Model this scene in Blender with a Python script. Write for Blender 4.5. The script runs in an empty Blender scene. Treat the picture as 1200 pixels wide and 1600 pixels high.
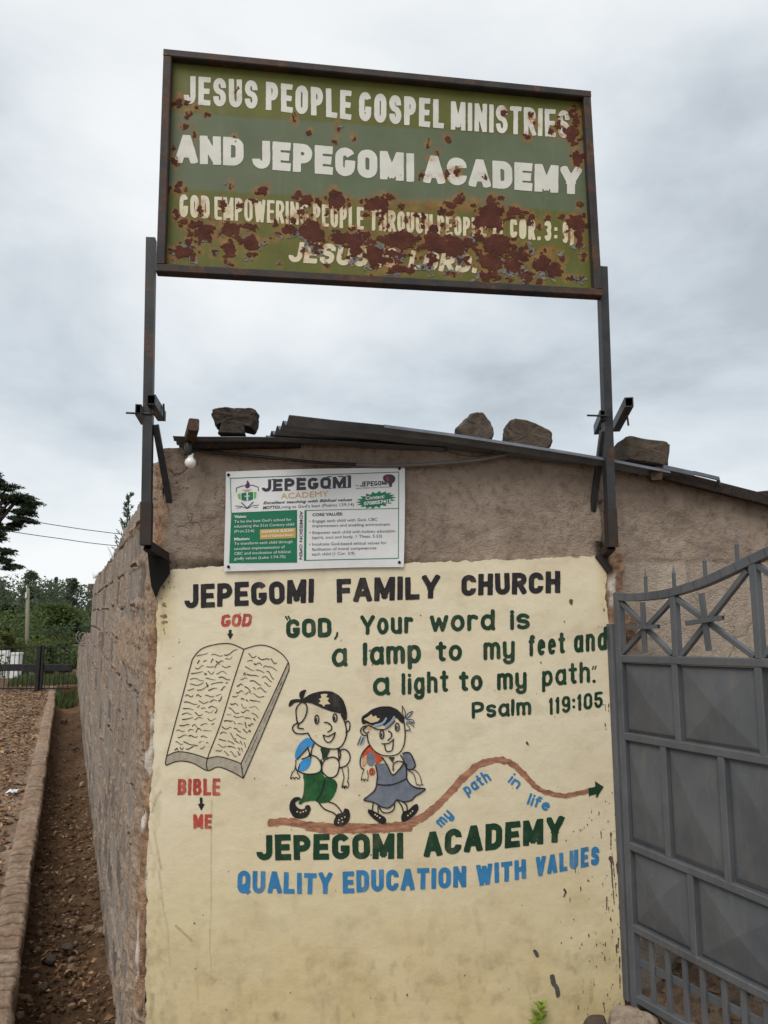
import bpy, bmesh, math, random
import numpy as np
from math import radians, sin, cos, pi
from mathutils import Vector, Matrix

random.seed(4)
SC = bpy.context.scene
COL = SC.collection

# ------------------------------------------------------------------ camera
F, CX, CY, PITCH = 1130.0, 600.0, 800.0, radians(8)
EYE = np.array([0.0, 0.0, 1.6])
cam_d = bpy.data.cameras.new('camera')
cam = bpy.data.objects.new('camera', cam_d)
COL.objects.link(cam)
cam.location = EYE
cam.rotation_euler = (radians(90) + PITCH, 0, 0)
cam_d.sensor_fit = 'VERTICAL'
cam_d.sensor_height = 24.0
cam_d.sensor_width = 18.0
cam_d.lens = 24.0 * F / 1600.0
cam_d.clip_start = 0.05
cam_d.clip_end = 2000
SC.camera = cam
SC.render.resolution_x, SC.render.resolution_y = 768, 1024

# ------------------------------------------------------------------ sky
SUN_EL, SUN_AZ = radians(52), radians(205)
W = bpy.data.worlds.new("World")
SC.world = W
W.use_nodes = True
nt = W.node_tree
nt.nodes.clear()
def wn(t, **kw):
    n = nt.nodes.new(t)
    for k, v in kw.items(): setattr(n, k, v)
    return n
wo = wn('ShaderNodeOutputWorld'); bg = wn('ShaderNodeBackground')
sky = wn('ShaderNodeTexSky'); sky.sky_type = 'NISHITA'; sky.sun_disc = False
sky.sun_elevation = SUN_EL; sky.sun_rotation = SUN_AZ
tc = wn('ShaderNodeTexCoord')
mp = wn('ShaderNodeMapping'); mp.inputs['Scale'].default_value = (1.0, 1.0, 2.1)
mp.inputs['Location'].default_value = (3.1407, -2.2556, -1.0987)
n1 = wn('ShaderNodeTexNoise'); n1.inputs['Scale'].default_value = 1.7; n1.inputs['Detail'].default_value = 9
n1.inputs['Roughness'].default_value = 0.56; n1.inputs['Distortion'].default_value = 0.22
n2 = wn('ShaderNodeTexNoise'); n2.inputs['Scale'].default_value = 0.9; n2.inputs['Detail'].default_value = 3
rmp = wn('ShaderNodeValToRGB')
els = rmp.color_ramp.elements
els[0].position = 0.34; els[0].color = (3.3, 3.65, 3.95, 1)
els[1].position = 0.62; els[1].color = (6.3, 6.45, 6.5, 1)
e = els.new(0.42); e.color = (4.35, 4.75, 5.05, 1)
e = els.new(0.50); e.color = (5.3, 5.6, 5.8, 1)
mixv = wn('ShaderNodeMix'); mixv.data_type = 'FLOAT'; mixv.inputs[0].default_value = 0.3
mixc = wn('ShaderNodeMix'); mixc.data_type = 'RGBA'; mixc.inputs[0].default_value = 0.93
L = nt.links.new
L(tc.outputs['Generated'], mp.inputs['Vector'])
L(mp.outputs[0], n1.inputs['Vector']); L(mp.outputs[0], n2.inputs['Vector'])
L(n1.outputs['Fac'], mixv.inputs[2]); L(n2.outputs['Fac'], mixv.inputs[3])
L(mixv.outputs[0], rmp.inputs[0])
L(sky.outputs[0], mixc.inputs[6]); L(rmp.outputs[0], mixc.inputs[7])
L(mixc.outputs[2], bg.inputs['Color']); bg.inputs['Strength'].default_value = 0.1
L(bg.outputs[0], wo.inputs['Surface'])

# ------------------------------------------------------------------ soft overcast sun
sun_d = bpy.data.lights.new('sun', 'SUN'); sun_d.energy = 1.5; sun_d.angle = radians(40); sun_d.color = (1, 0.95, 0.88)
sun = bpy.data.objects.new('sun', sun_d); COL.objects.link(sun)
_az = SUN_AZ
_dir = Vector((sin(_az) * cos(SUN_EL), cos(_az) * cos(SUN_EL), sin(SUN_EL)))   # towards the sun
sun.rotation_euler = _dir.to_track_quat('Z', 'Y').to_euler()
sun.location = (0, -4, 8)

SC.view_settings.view_transform = 'Standard'
SC.view_settings.look = 'None'
SC.view_settings.exposure = 0.60
SC.view_settings.gamma = 1.0
SC.render.engine = 'CYCLES'
SC.cycles.use_denoising = True
SC.cycles.max_bounces = 6

# ================================================================== helpers
def V(*a): return np.array(a, float)
def rays(px, py):
    px = np.asarray(px, float); py = np.asarray(py, float)
    x = (px - CX) / F; y = -(py - CY) / F
    return np.stack([x, cos(PITCH) - y * sin(PITCH), sin(PITCH) + y * cos(PITCH)], -1)
class Plane:
    """a vertical plane in the place; P() lays a measured point of the photograph on it"""
    def __init__(s, o, n): s.o = V(*o); s.n = V(*n)
    def P(s, px, py, off=0.0):
        r = rays(px, py); o = s.o + s.n * off
        t = ((o - EYE) @ s.n) / (r @ s.n)
        return EYE + r * t[..., None]
    def p(s, px, py, off=0.0): return s.P(np.array([px]), np.array([py]), off)[0]
def on_z(px, py, z):
    r = rays(px, py); return EYE + r * ((z - EYE[2]) / r[2])
def at_y(px, py, Y):
    r = rays(px, py); return EYE + r * (Y / r[1])
A_ = radians(7.2)
WD = V(cos(A_), sin(A_), 0)              # along the front wall, to the right
WN = V(sin(A_), -cos(A_), 0)             # out of the front wall, to the viewer
W0 = V(1.008, 3.2916, 0)
WALL = Plane(W0, WN)
SIGN = Plane(W0 + WN * 0.14, WN)
SD = V(-.3977, .9175, 0); SN = V(-.9175, -.3977, 0); S0 = V(-.979, 3.046, 0)
SIDE = Plane(S0, SN)
GD = V(.3977, -.9175, 0); GN = V(-.9175, -.3977, 0); G0 = V(1.03, 3.24, 0)
GATE = Plane(G0, GN)
def wall_pt(s, z, off=0): return W0 + WD * s + WN * off + V(0, 0, z)
def gate_pt(t, z, off=0): return G0 + GD * t + GN * off + V(0, 0, z)
def side_pt(t, z, off=0): return S0 + SD * t + SN * off + V(0, 0, z)

# value noise, vectorised
def _hash(ix, iy, seed):
    n = (ix.astype(np.int64) * 374761393 + iy.astype(np.int64) * 668265263 + seed * 974711) & 0x7fffffff
    n = ((n ^ (n >> 13)) * 1274126177) & 0x7fffffff
    n = (n ^ (n >> 16)) & 0xffffff
    return n / float(0xffffff)
def vnoise(x, y, seed=0):
    x = np.asarray(x, float); y = np.asarray(y, float)
    ix = np.floor(x); iy = np.floor(y); fx = x - ix; fy = y - iy
    fx = fx * fx * (3 - 2 * fx); fy = fy * fy * (3 - 2 * fy)
    a = _hash(ix, iy, seed); b = _hash(ix + 1, iy, seed); c = _hash(ix, iy + 1, seed); d = _hash(ix + 1, iy + 1, seed)
    return (a * (1 - fx) + b * fx) * (1 - fy) + (c * (1 - fx) + d * fx) * fy
def fbm(x, y, seed=0, oct=4, gain=0.5):
    s = 0; a = 1; t = 0
    for k in range(oct):
        s = s + a * vnoise(np.asarray(x) * 2 ** k, np.asarray(y) * 2 ** k, seed + k * 17); t += a; a *= gain
    return s / t - 0.5
def sstep(a, b, x):
    t = np.clip((x - a) / (b - a), 0, 1); return t * t * (3 - 2 * t)

# ------------------------------------------------------------------ objects
def link(o, parent=None):
    COL.objects.link(o)
    if parent is not None:
        o.parent = parent
        o.matrix_parent_inverse = Matrix.Identity(4)
    return o
def world_loc(o):
    l = Vector((0, 0, 0))
    while o is not None: l = l + o.location; o = o.parent
    return l
def thing(name, loc, label, cat, group=None):
    o = bpy.data.objects.new(name, None); COL.objects.link(o)
    o.location = Vector(loc); o.empty_display_size = 0.1
    o['label'] = label; o['category'] = cat
    if group: o['group'] = group
    return o
def tag(o, label, cat, group=None):
    o['label'] = label; o['category'] = cat
    if group: o['group'] = group
    return o
def mesh_obj(name, verts, faces, mats, parent=None, smooth=False, midx=None, attrs=None, base=None):
    """verts in world coordinates; stored relative to the parent (or to base)"""
    me = bpy.data.meshes.new(name)
    v = np.asarray(verts, float).reshape(-1, 3)
    off = np.array(world_loc(parent)) if parent is not None else (np.array(base, float) if base is not None else np.zeros(3))
    me.from_pydata((v - off).tolist(), [], faces)
    if not isinstance(mats, (list, tuple)): mats = [mats]
    for m in mats: me.materials.append(m)
    if midx is not None: me.polygons.foreach_set('material_index', np.asarray(midx, np.int32))
    if smooth: me.polygons.foreach_set('use_smooth', np.ones(len(me.polygons), bool))
    for k, a in (attrs or {}).items():
        at = me.attributes.new(k, 'FLOAT', 'POINT'); at.data.foreach_set('value', np.asarray(a, np.float32))
    me.update()
    o = bpy.data.objects.new(name, me)
    if parent is None and base is not None: o.location = Vector(base)
    return link(o, parent)
class MB:
    """collects shapes into one mesh"""
    def __init__(s): s.v = []; s.f = []; s.m = []; s.n = 0
    def add(s, verts, faces, m=0):
        k = s.n
        s.v.extend([tuple(map(float, q)) for q in verts]); s.n += len(verts)
        for f in faces: s.f.append([i + k for i in f]); s.m.append(m)
    def bar(s, p, q, w, d, up, m=0, bev=0.12):
        """bar from p to q; w across, d along 'up' (its depth); slightly chamfered edges"""
        p = V(*p); q = V(*q); a = q - p; a = a / np.linalg.norm(a)
        u = V(*up); u = u - a * (u @ a); u /= np.linalg.norm(u)
        x = np.cross(a, u)
        hw, hd = w / 2, d / 2; b = min(w, d) * bev
        pr = [(-hw + b, -hd), (hw - b, -hd), (hw, -hd + b), (hw, hd - b), (hw - b, hd), (-hw + b, hd), (-hw, hd - b), (-hw, -hd + b)]
        vs = [p + x * i + u * j for i, j in pr] + [q + x * i + u * j for i, j in pr]
        fs = [[i, (i + 1) % 8, 8 + (i + 1) % 8, 8 + i] for i in range(8)] + [list(range(7, -1, -1)), list(range(8, 16))]
        s.add(vs, fs, m)
    def tube(s, p, q, w, d, up, th=0.003, m=0, mi=1):
        """square hollow tube with open ends: outer wall, ring ends, and a dark inside"""
        p = V(*p); q = V(*q); a = q - p; ln = np.linalg.norm(a); a = a / ln
        u = V(*up); u = u - a * (u @ a); u /= np.linalg.norm(u); x = np.cross(a, u)
        def ring(c, hw, hd): return [c + x * i + u * j for i, j in ((-hw, -hd), (hw, -hd), (hw, hd), (-hw, hd))]
        o0 = ring(p, w / 2, d / 2); o1 = ring(q, w / 2, d / 2)
        i0 = ring(p, w / 2 - th, d / 2 - th); i1 = ring(q, w / 2 - th, d / 2 - th)
        vs = o0 + o1 + i0 + i1; fs = []
        for k in range(4):
            n = (k + 1) % 4
            fs += [[k, n, 4 + n, 4 + k], [8 + n, 8 + k, 12 + k, 12 + n], [n, k, 8 + k, 8 + n], [4 + k, 4 + n, 12 + n, 12 + k]]
        s.add(vs, fs, m)
    def cyl(s, pts, r, n=8, m=0, caps=True):
        pts = [V(*p) for p in pts]; rs = r if isinstance(r, (list, tuple)) else [r] * len(pts)
        vs = []; prev = None
        for i, p in enumerate(pts):
            a = pts[min(i + 1, len(pts) - 1)] - pts[max(i - 1, 0)]; a = a / (np.linalg.norm(a) + 1e-12)
            if prev is None:
                ref = V(0, 0, 1) if abs(a[2]) < .9 else V(1, 0, 0)
                u = np.cross(a, ref)
            else: u = prev - a * (prev @ a)
            u /= np.linalg.norm(u); prev = u; w = np.cross(a, u)
            for k in range(n):
                t = 2 * pi * k / n; vs.append(p + (u * cos(t) + w * sin(t)) * rs[i])
        fs = []
        for i in range(len(pts) - 1):
            for k in range(n):
                b = i * n; c = b + n; fs.append([b + k, b + (k + 1) % n, c + (k + 1) % n, c + k])
        if caps: fs += [list(range(n - 1, -1, -1)), [(len(pts) - 1) * n + k for k in range(n)]]
        s.add(vs, fs, m)
    def obj(s, name, mats, parent=None, smooth=False, base=None):
        return mesh_obj(name, s.v, s.f, mats, parent, smooth, s.m, base=base)

# ------------------------------------------------------------------ flat painted shapes: fields -> clean outlines
class Field:
    def __init__(s, x0, y0, x1, y1, step=1.0):
        s.x0, s.y0, s.step = x0, y0, step
        s.nx = int(math.ceil((x1 - x0) / step)) + 1; s.ny = int(math.ceil((y1 - y0) / step)) + 1
        xs = x0 + np.arange(s.nx) * step; ys = y0 + np.arange(s.ny) * step
        s.X, s.Y = np.meshgrid(xs, ys); s.F = np.full(s.X.shape, -1e3)
    def window(s, xa, ya, xb, yb):
        i0 = max(0, int((xa - s.x0) / s.step) - 1); i1 = min(s.nx, int((xb - s.x0) / s.step) + 3)
        j0 = max(0, int((ya - s.y0) / s.step) - 1); j1 = min(s.ny, int((yb - s.y0) / s.step) + 3)
        return slice(j0, max(j1, j0)), slice(i0, max(i1, i0))
    def stroke(s, pts, w, square=(False, False), clip=None, w2=None):
        pts = np.asarray(pts, float); hw = w / 2; hw2 = (w2 if w2 is not None else w) / 2; m = max(hw, hw2) + 2
        sl = s.window(pts[:, 0].min() - m * 1.5, pts[:, 1].min() - m * 1.5, pts[:, 0].max() + m * 1.5, pts[:, 1].max() + m * 1.5)
        X = s.X[sl]; Y = s.Y[sl]
        if X.size == 0: return
        best = np.full(X.shape, -1e3); n = len(pts)
        for i in range(n - 1):
            a = pts[i]; b = pts[i + 1]; d = b - a; l = math.hypot(*d)
            if l < 1e-6: continue
            d = d / l; px = X - a[0]; py = Y - a[1]; t = px * d[0] + py * d[1]; c = px * d[1] - py * d[0]
            tt = np.clip(t, 0, l); h = hw + (hw2 - hw) * ((i + tt / l) / (n - 1))
            r = np.hypot(c, t - tt)
            f = h - r
            if square[0] is True and i == 0: f = np.maximum(f, np.minimum(hw - np.abs(c), np.minimum(t + hw, l - t)))
            if square[1] is True and i == n - 2: f = np.maximum(f, np.minimum(hw - np.abs(c), np.minimum(l + hw - t, t)))
            if square[0] == 'butt' and i < 4:
                e = pts[1] - pts[0]; e = e / math.hypot(*e); f = np.minimum(f, (X - pts[0][0]) * e[0] + (Y - pts[0][1]) * e[1])
            if square[1] == 'butt' and i > n - 6:
                e = pts[-2] - pts[-1]; e = e / math.hypot(*e); f = np.minimum(f, (X - pts[-1][0]) * e[0] + (Y - pts[-1][1]) * e[1])
            best = np.maximum(best, f)
        if clip is not None: best = np.minimum(best, clip(X, Y))
        s.F[sl] = np.maximum(s.F[sl], best)
    def poly(s, pts, grow=0.0, cut=False):
        pts = np.asarray(pts, float)
        sl = s.window(pts[:, 0].min() - 3, pts[:, 1].min() - 3, pts[:, 0].max() + 3, pts[:, 1].max() + 3)
        X = s.X[sl]; Y = s.Y[sl]
        if X.size == 0: return
        ins = np.zeros(X.shape, bool); dist = np.full(X.shape, 1e9); n = len(pts)
        for i in range(n):
            a = pts[i]; b = pts[(i + 1) % n]
            if abs(a[1] - b[1]) > 1e-9:
                cond = ((a[1] > Y) != (b[1] > Y)) & (X < (b[0] - a[0]) * (Y - a[1]) / (b[1] - a[1]) + a[0])
                ins ^= cond
            d = b - a; l2 = d @ d + 1e-12
            t = np.clip(((X - a[0]) * d[0] + (Y - a[1]) * d[1]) / l2, 0, 1)
            dist = np.minimum(dist, np.hypot(X - a[0] - t * d[0], Y - a[1] - t * d[1]))
        f = np.where(ins, dist, -dist) + grow
        if cut: s.F[sl] = np.minimum(s.F[sl], -f)
        else: s.F[sl] = np.maximum(s.F[sl], f)
    def rough(s, amp, scale, seed=1):
        s.F = s.F + amp * 2 * fbm(s.X / scale, s.Y / scale, seed, 3)
        return s
    def mesh(s, merge=True):
        """-> px points, faces, boundary edges of the region F > 0"""
        Fv = s.F; ins = Fv > 0
        c = ins[:-1, :-1].astype(int) + ins[:-1, 1:] + ins[1:, 1:] + ins[1:, :-1]
        pts = []; faces = []; edges = []
        full = c == 4
        if merge:
            for j in range(full.shape[0]):
                row = full[j]
                if not row.any(): continue
                d = np.diff(np.concatenate([[0], row.astype(int), [0]])); st = np.where(d == 1)[0]; en = np.where(d == -1)[0]
                for a, b in zip(st, en):
                    k = len(pts); y0 = s.y0 + j * s.step; y1 = y0 + s.step; xa = s.x0 + a * s.step; xb = s.x0 + b * s.step
                    pts += [(xa, y0), (xb, y0), (xb, y1), (xa, y1)]; faces.append([k, k + 3, k + 2, k + 1])
        else:
            idx = -np.ones(Fv.shape, int); J, I = np.where(full); need = np.zeros(Fv.shape, bool)
            need[J, I] = need[J, I + 1] = need[J + 1, I + 1] = need[J + 1, I] = True
            idx[need] = np.arange(need.sum()); pts = list(zip(s.X[need].tolist(), s.Y[need].tolist()))
            faces = np.stack([idx[J, I], idx[J + 1, I], idx[J + 1, I + 1], idx[J, I + 1]], -1).tolist()
        J, I = np.where((c > 0) & (c < 4))
        corners = ((0, 0), (0, 1), (1, 1), (1, 0))
        for j, i in zip(J.tolist(), I.tolist()):
            poly = []; cr = []
            for q in range(4):
                a = corners[q]; b = corners[(q + 1) % 4]
                fa = Fv[j + a[0], i + a[1]]; fb = Fv[j + b[0], i + b[1]]
                if fa > 0: poly.append((s.x0 + (i + a[1]) * s.step, s.y0 + (j + a[0]) * s.step))
                if (fa > 0) != (fb > 0):
                    t = fa / (fa - fb); t = min(max(t, 0.02), 0.98)
                    poly.append((s.x0 + (i + a[1] + (b[1] - a[1]) * t) * s.step, s.y0 + (j + a[0] + (b[0] - a[0]) * t) * s.step)); cr.append((len(poly) - 1, fa > 0))
            if len(poly) < 3: continue
            k = len(pts); pts += poly; faces.append([k + q for q in range(len(poly) - 1, -1, -1)])
            for q in range(len(cr)):
                if cr[q][1]: edges.append((k + cr[q][0], k + cr[(q + 1) % len(cr)][0]))
        return np.array(pts, float).reshape(-1, 2), faces, edges

class Sheet:
    """layers of paint on a plane, joined into one object"""
    def __init__(s, plane, off): s.pl = plane; s.off = off; s.v = []; s.f = []; s.m = []; s.n = 0; s.px = []; s.layer = 0
    def put(s, field, m=0, lift=0.0, thick=0.0, merge=True):
        pts, faces, edges = field.mesh(merge)
        if len(pts) == 0: return
        P = s.pl.P(pts[:, 0], pts[:, 1], s.off + lift)
        k = s.n; s.v.append(P); s.px.append(pts); s.n += len(P)
        for f in faces: s.f.append([i + k for i in f]); s.m.append(m)
        if thick:
            B = s.pl.P(pts[:, 0], pts[:, 1], s.off + lift - thick); k2 = s.n
            used = sorted({i for e in edges for i in e}); mp = {i: n for n, i in enumerate(used)}
            if used:
                s.v.append(B[used]); s.px.append(pts[used]); s.n += len(used)
                for a, b in edges: s.f.append([k + a, k + b, k2 + mp[b], k2 + mp[a]]); s.m.append(m)
    def obj(s, name, mats, parent, attrs=None):
        v = np.concatenate(s.v); px = np.concatenate(s.px)
        at = {k: fn(px[:, 0], px[:, 1]) for k, fn in (attrs or {}).items()}
        return mesh_obj(name, v, s.f, mats, parent, midx=s.m, attrs=at)

# ------------------------------------------------------------------ sign-painter's alphabet (centre lines in a unit box)
def arc(cx, cy, rx, ry, a0, a1, n=7):
    return [(cx + rx * cos(radians(a0 + (a1 - a0) * k / n)), cy + ry * sin(radians(a0 + (a1 - a0) * k / n))) for k in range(n + 1)]
_r = .27
def O_(): return arc(.5, 1 - _r, .5, _r, 90, 180) + arc(.5, _r, .5, _r, 180, 270) + arc(.5, _r, .5, _r, 270, 360) + arc(.5, 1 - _r, .5, _r, 0, 90)
S_ = [(1, .69)] + arc(.5, .76, .5, .24, 0, 180) + arc(.5, .76, .5, .24, 180, 250, 3)[1:] + arc(.5, .26, .5, .26, 70, 0, 3) + arc(.5, .24, .5, .24, 0, -180)[1:] + [(0, .31)]
S_R = arc(.5, .76, .5, .24, 28, 180) + arc(.5, .76, .5, .24, 180, 250, 3)[1:] + arc(.5, .26, .5, .26, 70, 0, 3) + arc(.5, .24, .5, .24, 0, -152)[1:]
CAPS = {
 'A': (1.15, [[(0, 0), (.44, 1)], [(.56, 1), (1, 0)], [(.22, .28), (.78, .28)]]),
 'C': (1, [[(1, .69), (1, .73)] + arc(.5, .73, .5, .27, 0, 180) + arc(.5, .27, .5, .27, 180, 360) + [(1, .31)]]),
 'D': (1, [[(0, 0), (0, 1)], [(0, 1), (.45, 1)] + arc(.45, .72, .55, .28, 90, 0) + arc(.45, .28, .55, .28, 0, -90) + [(0, 0)]]),
 'B': (1, [[(0, 0), (0, 1)], [(0, 1), (.5, 1)] + arc(.5, .77, .42, .23, 90, -90) + [(0, .54)], [(.5, .54)] + arc(.5, .27, .5, .27, 90, -90) + [(0, 0)]]),
 'E': (.85, [[(0, 0), (0, 1)], [(0, 1), (1, 1)], [(0, .5), (.86, .5)], [(0, 0), (1, 0)]]),
 'F': (.8, [[(0, 0), (0, 1)], [(0, 1), (1, 1)], [(0, .5), (.86, .5)]]),
 'G': (1, [arc(.5, .73, .5, .27, 20, 180, 9) + arc(.5, .27, .5, .27, 180, 360) + [(1, .38)], [(.48, .40), (1, .40)]]),
 'H': (1, [[(0, 0), (0, 1)], [(1, 0), (1, 1)], [(0, .52), (1, .52)]]),
 'I': (0, [[(.5, 0), (.5, 1)]]),
 'J': (.85, [[(1, 1), (1, .27)] + arc(.5, .25, .5, .25, 0, -180) + [(0, .28)]]),
 'L': (.78, [[(0, 0), (0, 1)], [(0, 0), (1, 0)]]),
 'M': (1.35, [[(0, 0), (0, 1)], [(1, 0), (1, 1)], [(.06, 1), (.5, .12)], [(.94, 1), (.5, .12)]]),
 'N': (1.05, [[(0, 0), (0, 1)], [(1, 0), (1, 1)], [(.04, 1), (.96, 0)]]),
 'O': (1, [O_()]),
 'P': (.95, [[(0, 0), (0, 1)], [(0, 1), (.5, 1)] + arc(.5, .72, .5, .28, 90, -90) + [(0, .44)]]),
 'Q': (1, [O_(), [(.6, .26), (1.02, -.02)]]),
 'R': (1, [[(0, 0), (0, 1)], [(0, 1), (.5, 1)] + arc(.5, .74, .5, .26, 90, -90) + [(0, .48)], [(.5, .48), (1, 0)]]),
 'S': (.95, [S_]),
 'T': (.95, [[(0, 1), (1, 1)], [(.5, 0), (.5, 1)]]),
 'U': (1, [[(0, 1), (0, .27)] + arc(.5, .27, .5, .27, 180, 360) + [(1, 1)]]),
 'V': (1.15, [[(0, 1), (.46, 0)], [(.54, 0), (1, 1)]]),
 'W': (1.6, [[(0, 1), (.24, 0)], [(.26, 0), (.5, .9)], [(.5, .9), (.74, 0)], [(.76, 0), (1, 1)]]),
 'Y': (1.1, [[(0, 1), (.5, .42)], [(1, 1), (.5, .42)], [(.5, 0), (.5, .45)]]),
 '1': (.28, [[(.7, 0), (.7, 1), (.1, .82)]]),
 '0': (.9, [O_()]),
 '3': (.9, [arc(.5, .76, .5, .24, 170, -60) + arc(.5, .27, .5, .27, 75, -170)]),
 '5': (.9, [[(1, 1), (.06, 1), (0, .56)] + arc(.5, .31, .5, .31, 110, -170)]),
 '9': (.9, [arc(.5, .7, .5, .3, 0, 360, 12), [(1, .7), (1, .35)] + arc(.5, .25, .5, .25, 0, -150)]),
 ':': (0, [[(.5, .22), (.5, .24)], [(.5, .70), (.5, .72)]]),
 '.': (0, [[(.5, .02), (.5, .04)]]),
 ',': (.1, [[(1, .06), (0, -.2)]]),
 '(': (.25, [arc(1, .45, 1, .62, 115, 245)]), ')': (.25, [arc(0, .45, 1, .62, 65, -65)]),
 ' ': (.5, []),
}
BUTT = {'C': ('butt', 'butt'), 'G': ('butt', True), 'S': ('butt', 'butt'), 'J': (True, 'butt'), '3': ('butt', 'butt'), '5': (True, 'butt'), '9': (True, 'butt')}
def lows(x):
    """small letters for x-height x (ascender 1)"""
    h = x / 2
    def bowl(a0, a1): return arc(.5, h, .5, h, a0, a1, 14)
    return {
     'a': (.8, [bowl(40, 320), [(1, x), (1, .1), (1.1, 0)]]),
     'd': (.8, [bowl(40, 320), [(1, 1), (1, .06), (1.06, 0)]]),
     'e': (.78, [[(.05, h)] + [(1, h * 1.1)] + arc(.5, h, .5, h, 10, 310, 14)]),
     'f': (.5, [[(1, .94)] + arc(.62, .78, .34, .2, 60, 180, 5) + [(.28, 0)], [(-.1, x), (.85, x)]]),
     'g': (.78, [bowl(40, 320), [(1, x), (1, -.15)] + arc(.5, -.12, .5, .2, 0, -165, 6)]),
     'h': (.76, [[(0, 1), (0, 0)], [(0, x * .6)] + arc(.5, x * .68, .5, x * .32, 180, 0, 8) + [(1, 0)]]),
     'i': (0, [[(.5, x), (.5, 0)], [(.5, .95), (.5, .97)]]),
     'l': (0, [[(.5, 1), (.5, 0)]]),
     'm': (1.2, [[(0, x), (0, 0)], [(0, x * .6)] + arc(.25, x * .7, .25, x * .3, 180, 0, 8) + [(.5, 0)], [(.5, x * .6)] + arc(.75, x * .7, .25, x * .3, 180, 0, 8) + [(1, 0)]]),
     'n': (.76, [[(0, x), (0, 0)], [(0, x * .6)] + arc(.5, x * .68, .5, x * .32, 180, 0, 8) + [(1, 0)]]),
     'o': (.8, [bowl(0, 360)]),
     'p': (.78, [[(0, x), (0, -.32)], arc(.5, h, .5, h, 140, -140, 14)]),
     'r': (.55, [[(0, x), (0, 0)], [(0, x * .55)] + arc(.6, x * .62, .6, x * .36, 180, 50, 7)]),
     's': (.72, [[(q[0], q[1] * x) for q in S_R]]),
     't': (.55, [[(.45, 1), (.45, .15)] + arc(.8, .18, .35, .17, 180, 290, 5), [(-.05, x), (1, x)]]),
     'u': (.76, [[(0, x), (0, x * .34)] + arc(.5, x * .32, .5, x * .32, 180, 360, 8), [(1, x), (1, 0)]]),
     'w': (1.15, [[(0, x), (.25, .02), (.5, x * .85), (.75, .02), (1, x)]]),
     'y': (.76, [[(0, x), (0, x * .34)] + arc(.5, x * .32, .5, x * .32, 180, 360, 8), [(1, x), (1, -.15)] + arc(.5, -.12, .5, .2, 0, -165, 6)]),
    }
def word(fld, text, bl, br, hl, hr, w, xh=.7, shear=0.0, rnd=False, gap=None, jit=0.0, up=None, lw=.5):
    """one painted word: base line bl->br (photo points), cap height hl at its left, hr at its right"""
    bl = V(*bl); br = V(*br); ln = np.linalg.norm(br - bl); dx = (br - bl) / ln
    low = lows(xh); gs = [low.get(c) or CAPS[c] for c in text]
    hm = (hl + hr) / 2
    g = gap if gap is not None else (.10 if not rnd else .11) * hm
    unit = sum(q[0] for q in gs)
    avail = ln - g * (len(text) - 1) - w * len(text)
    k = avail / max(unit, 1e-3)
    x = 0.0
    rg = random.Random(text + str(int(bl[0])))
    for ch, (gw, strokes) in zip(text, gs):
        cw = gw * k
        jy = rg.uniform(-jit, jit); jh = 1 + rg.uniform(-jit, jit) * .05; js = rg.uniform(-.03, .03) * (1 if jit else .5); cw0 = cw
        def mp(q, x=x, cw=cw, js=js, jy=jy, jh=jh):
            u = (x + w / 2 + q[0] * cw) / ln
            h = (hl + (hr - hl) * u) * jh
            yy = w / 2 + q[1] * (h - w) if not rnd else w / 2 + q[1] * (h - w)
            base = bl + dx * (u * ln)
            if up is not None: return base + V(*up) * yy
            return V(base[0] + (shear + js) * yy - js * h / 2, base[1] - yy + jy)
        clip = None
        if not rnd and ch not in ',()Q':
            u0 = (x + cw / 2 + w / 2) / ln; hc = (hl + (hr - hl) * u0) * jh; b0 = bl + dx * (u0 * ln)
            sl = dx[1] / dx[0]; slt = sl - (hr - hl) / ln
            xa = x - .5; xb = x + cw + w + .5
            def clip(X, Y, js=js, b0=b0, hc=hc, sl=sl, slt=slt, xa=xa, xb=xb, jy=jy):
                yb = b0[1] + (X - b0[0]) * sl + jy; yt = b0[1] - hc + (X - b0[0]) * slt + jy
                sx = X - (shear + js) * (yb - Y) + js * hc / 2
                return np.minimum(np.minimum(yb - Y, Y - yt), np.minimum(sx - (bl[0] + xa), (bl[0] + xb) - sx))
        for st in strokes:
            p = [mp(q) for q in st]
            closed = len(st) > 3 and abs(st[0][0] - st[-1][0]) < 1e-6 and abs(st[0][1] - st[-1][1]) < 1e-6
            sq = (not rnd and not closed,) * 2
            if not rnd and ch in BUTT and len(st) > 8: sq = BUTT[ch]
            if ch == 'G' and len(st) == 2: sq = ('butt', True)
            fld.stroke(p, w, square=sq, clip=clip)
        x += cw + w + g
def smooth(pts, closed=True, n=5):
    P = [V(*p) for p in pts]; N = len(P); out = []
    rng = range(N) if closed else range(N - 1)
    for i in rng:
        p1 = P[i]; p2 = P[(i + 1) % N]
        p0 = P[(i - 1) % N] if closed or i > 0 else p1; p3 = P[(i + 2) % N] if closed or i + 2 < N else p2
        for k in range(n):
            t = k / n
            out.append(.5 * ((2 * p1) + (-p0 + p2) * t + (2 * p0 - 5 * p1 + 4 * p2 - p3) * t * t + (-p0 + 3 * p1 - 3 * p2 + p3) * t ** 3))
    if not closed: out.append(P[-1])
    return np.array(out)

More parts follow.
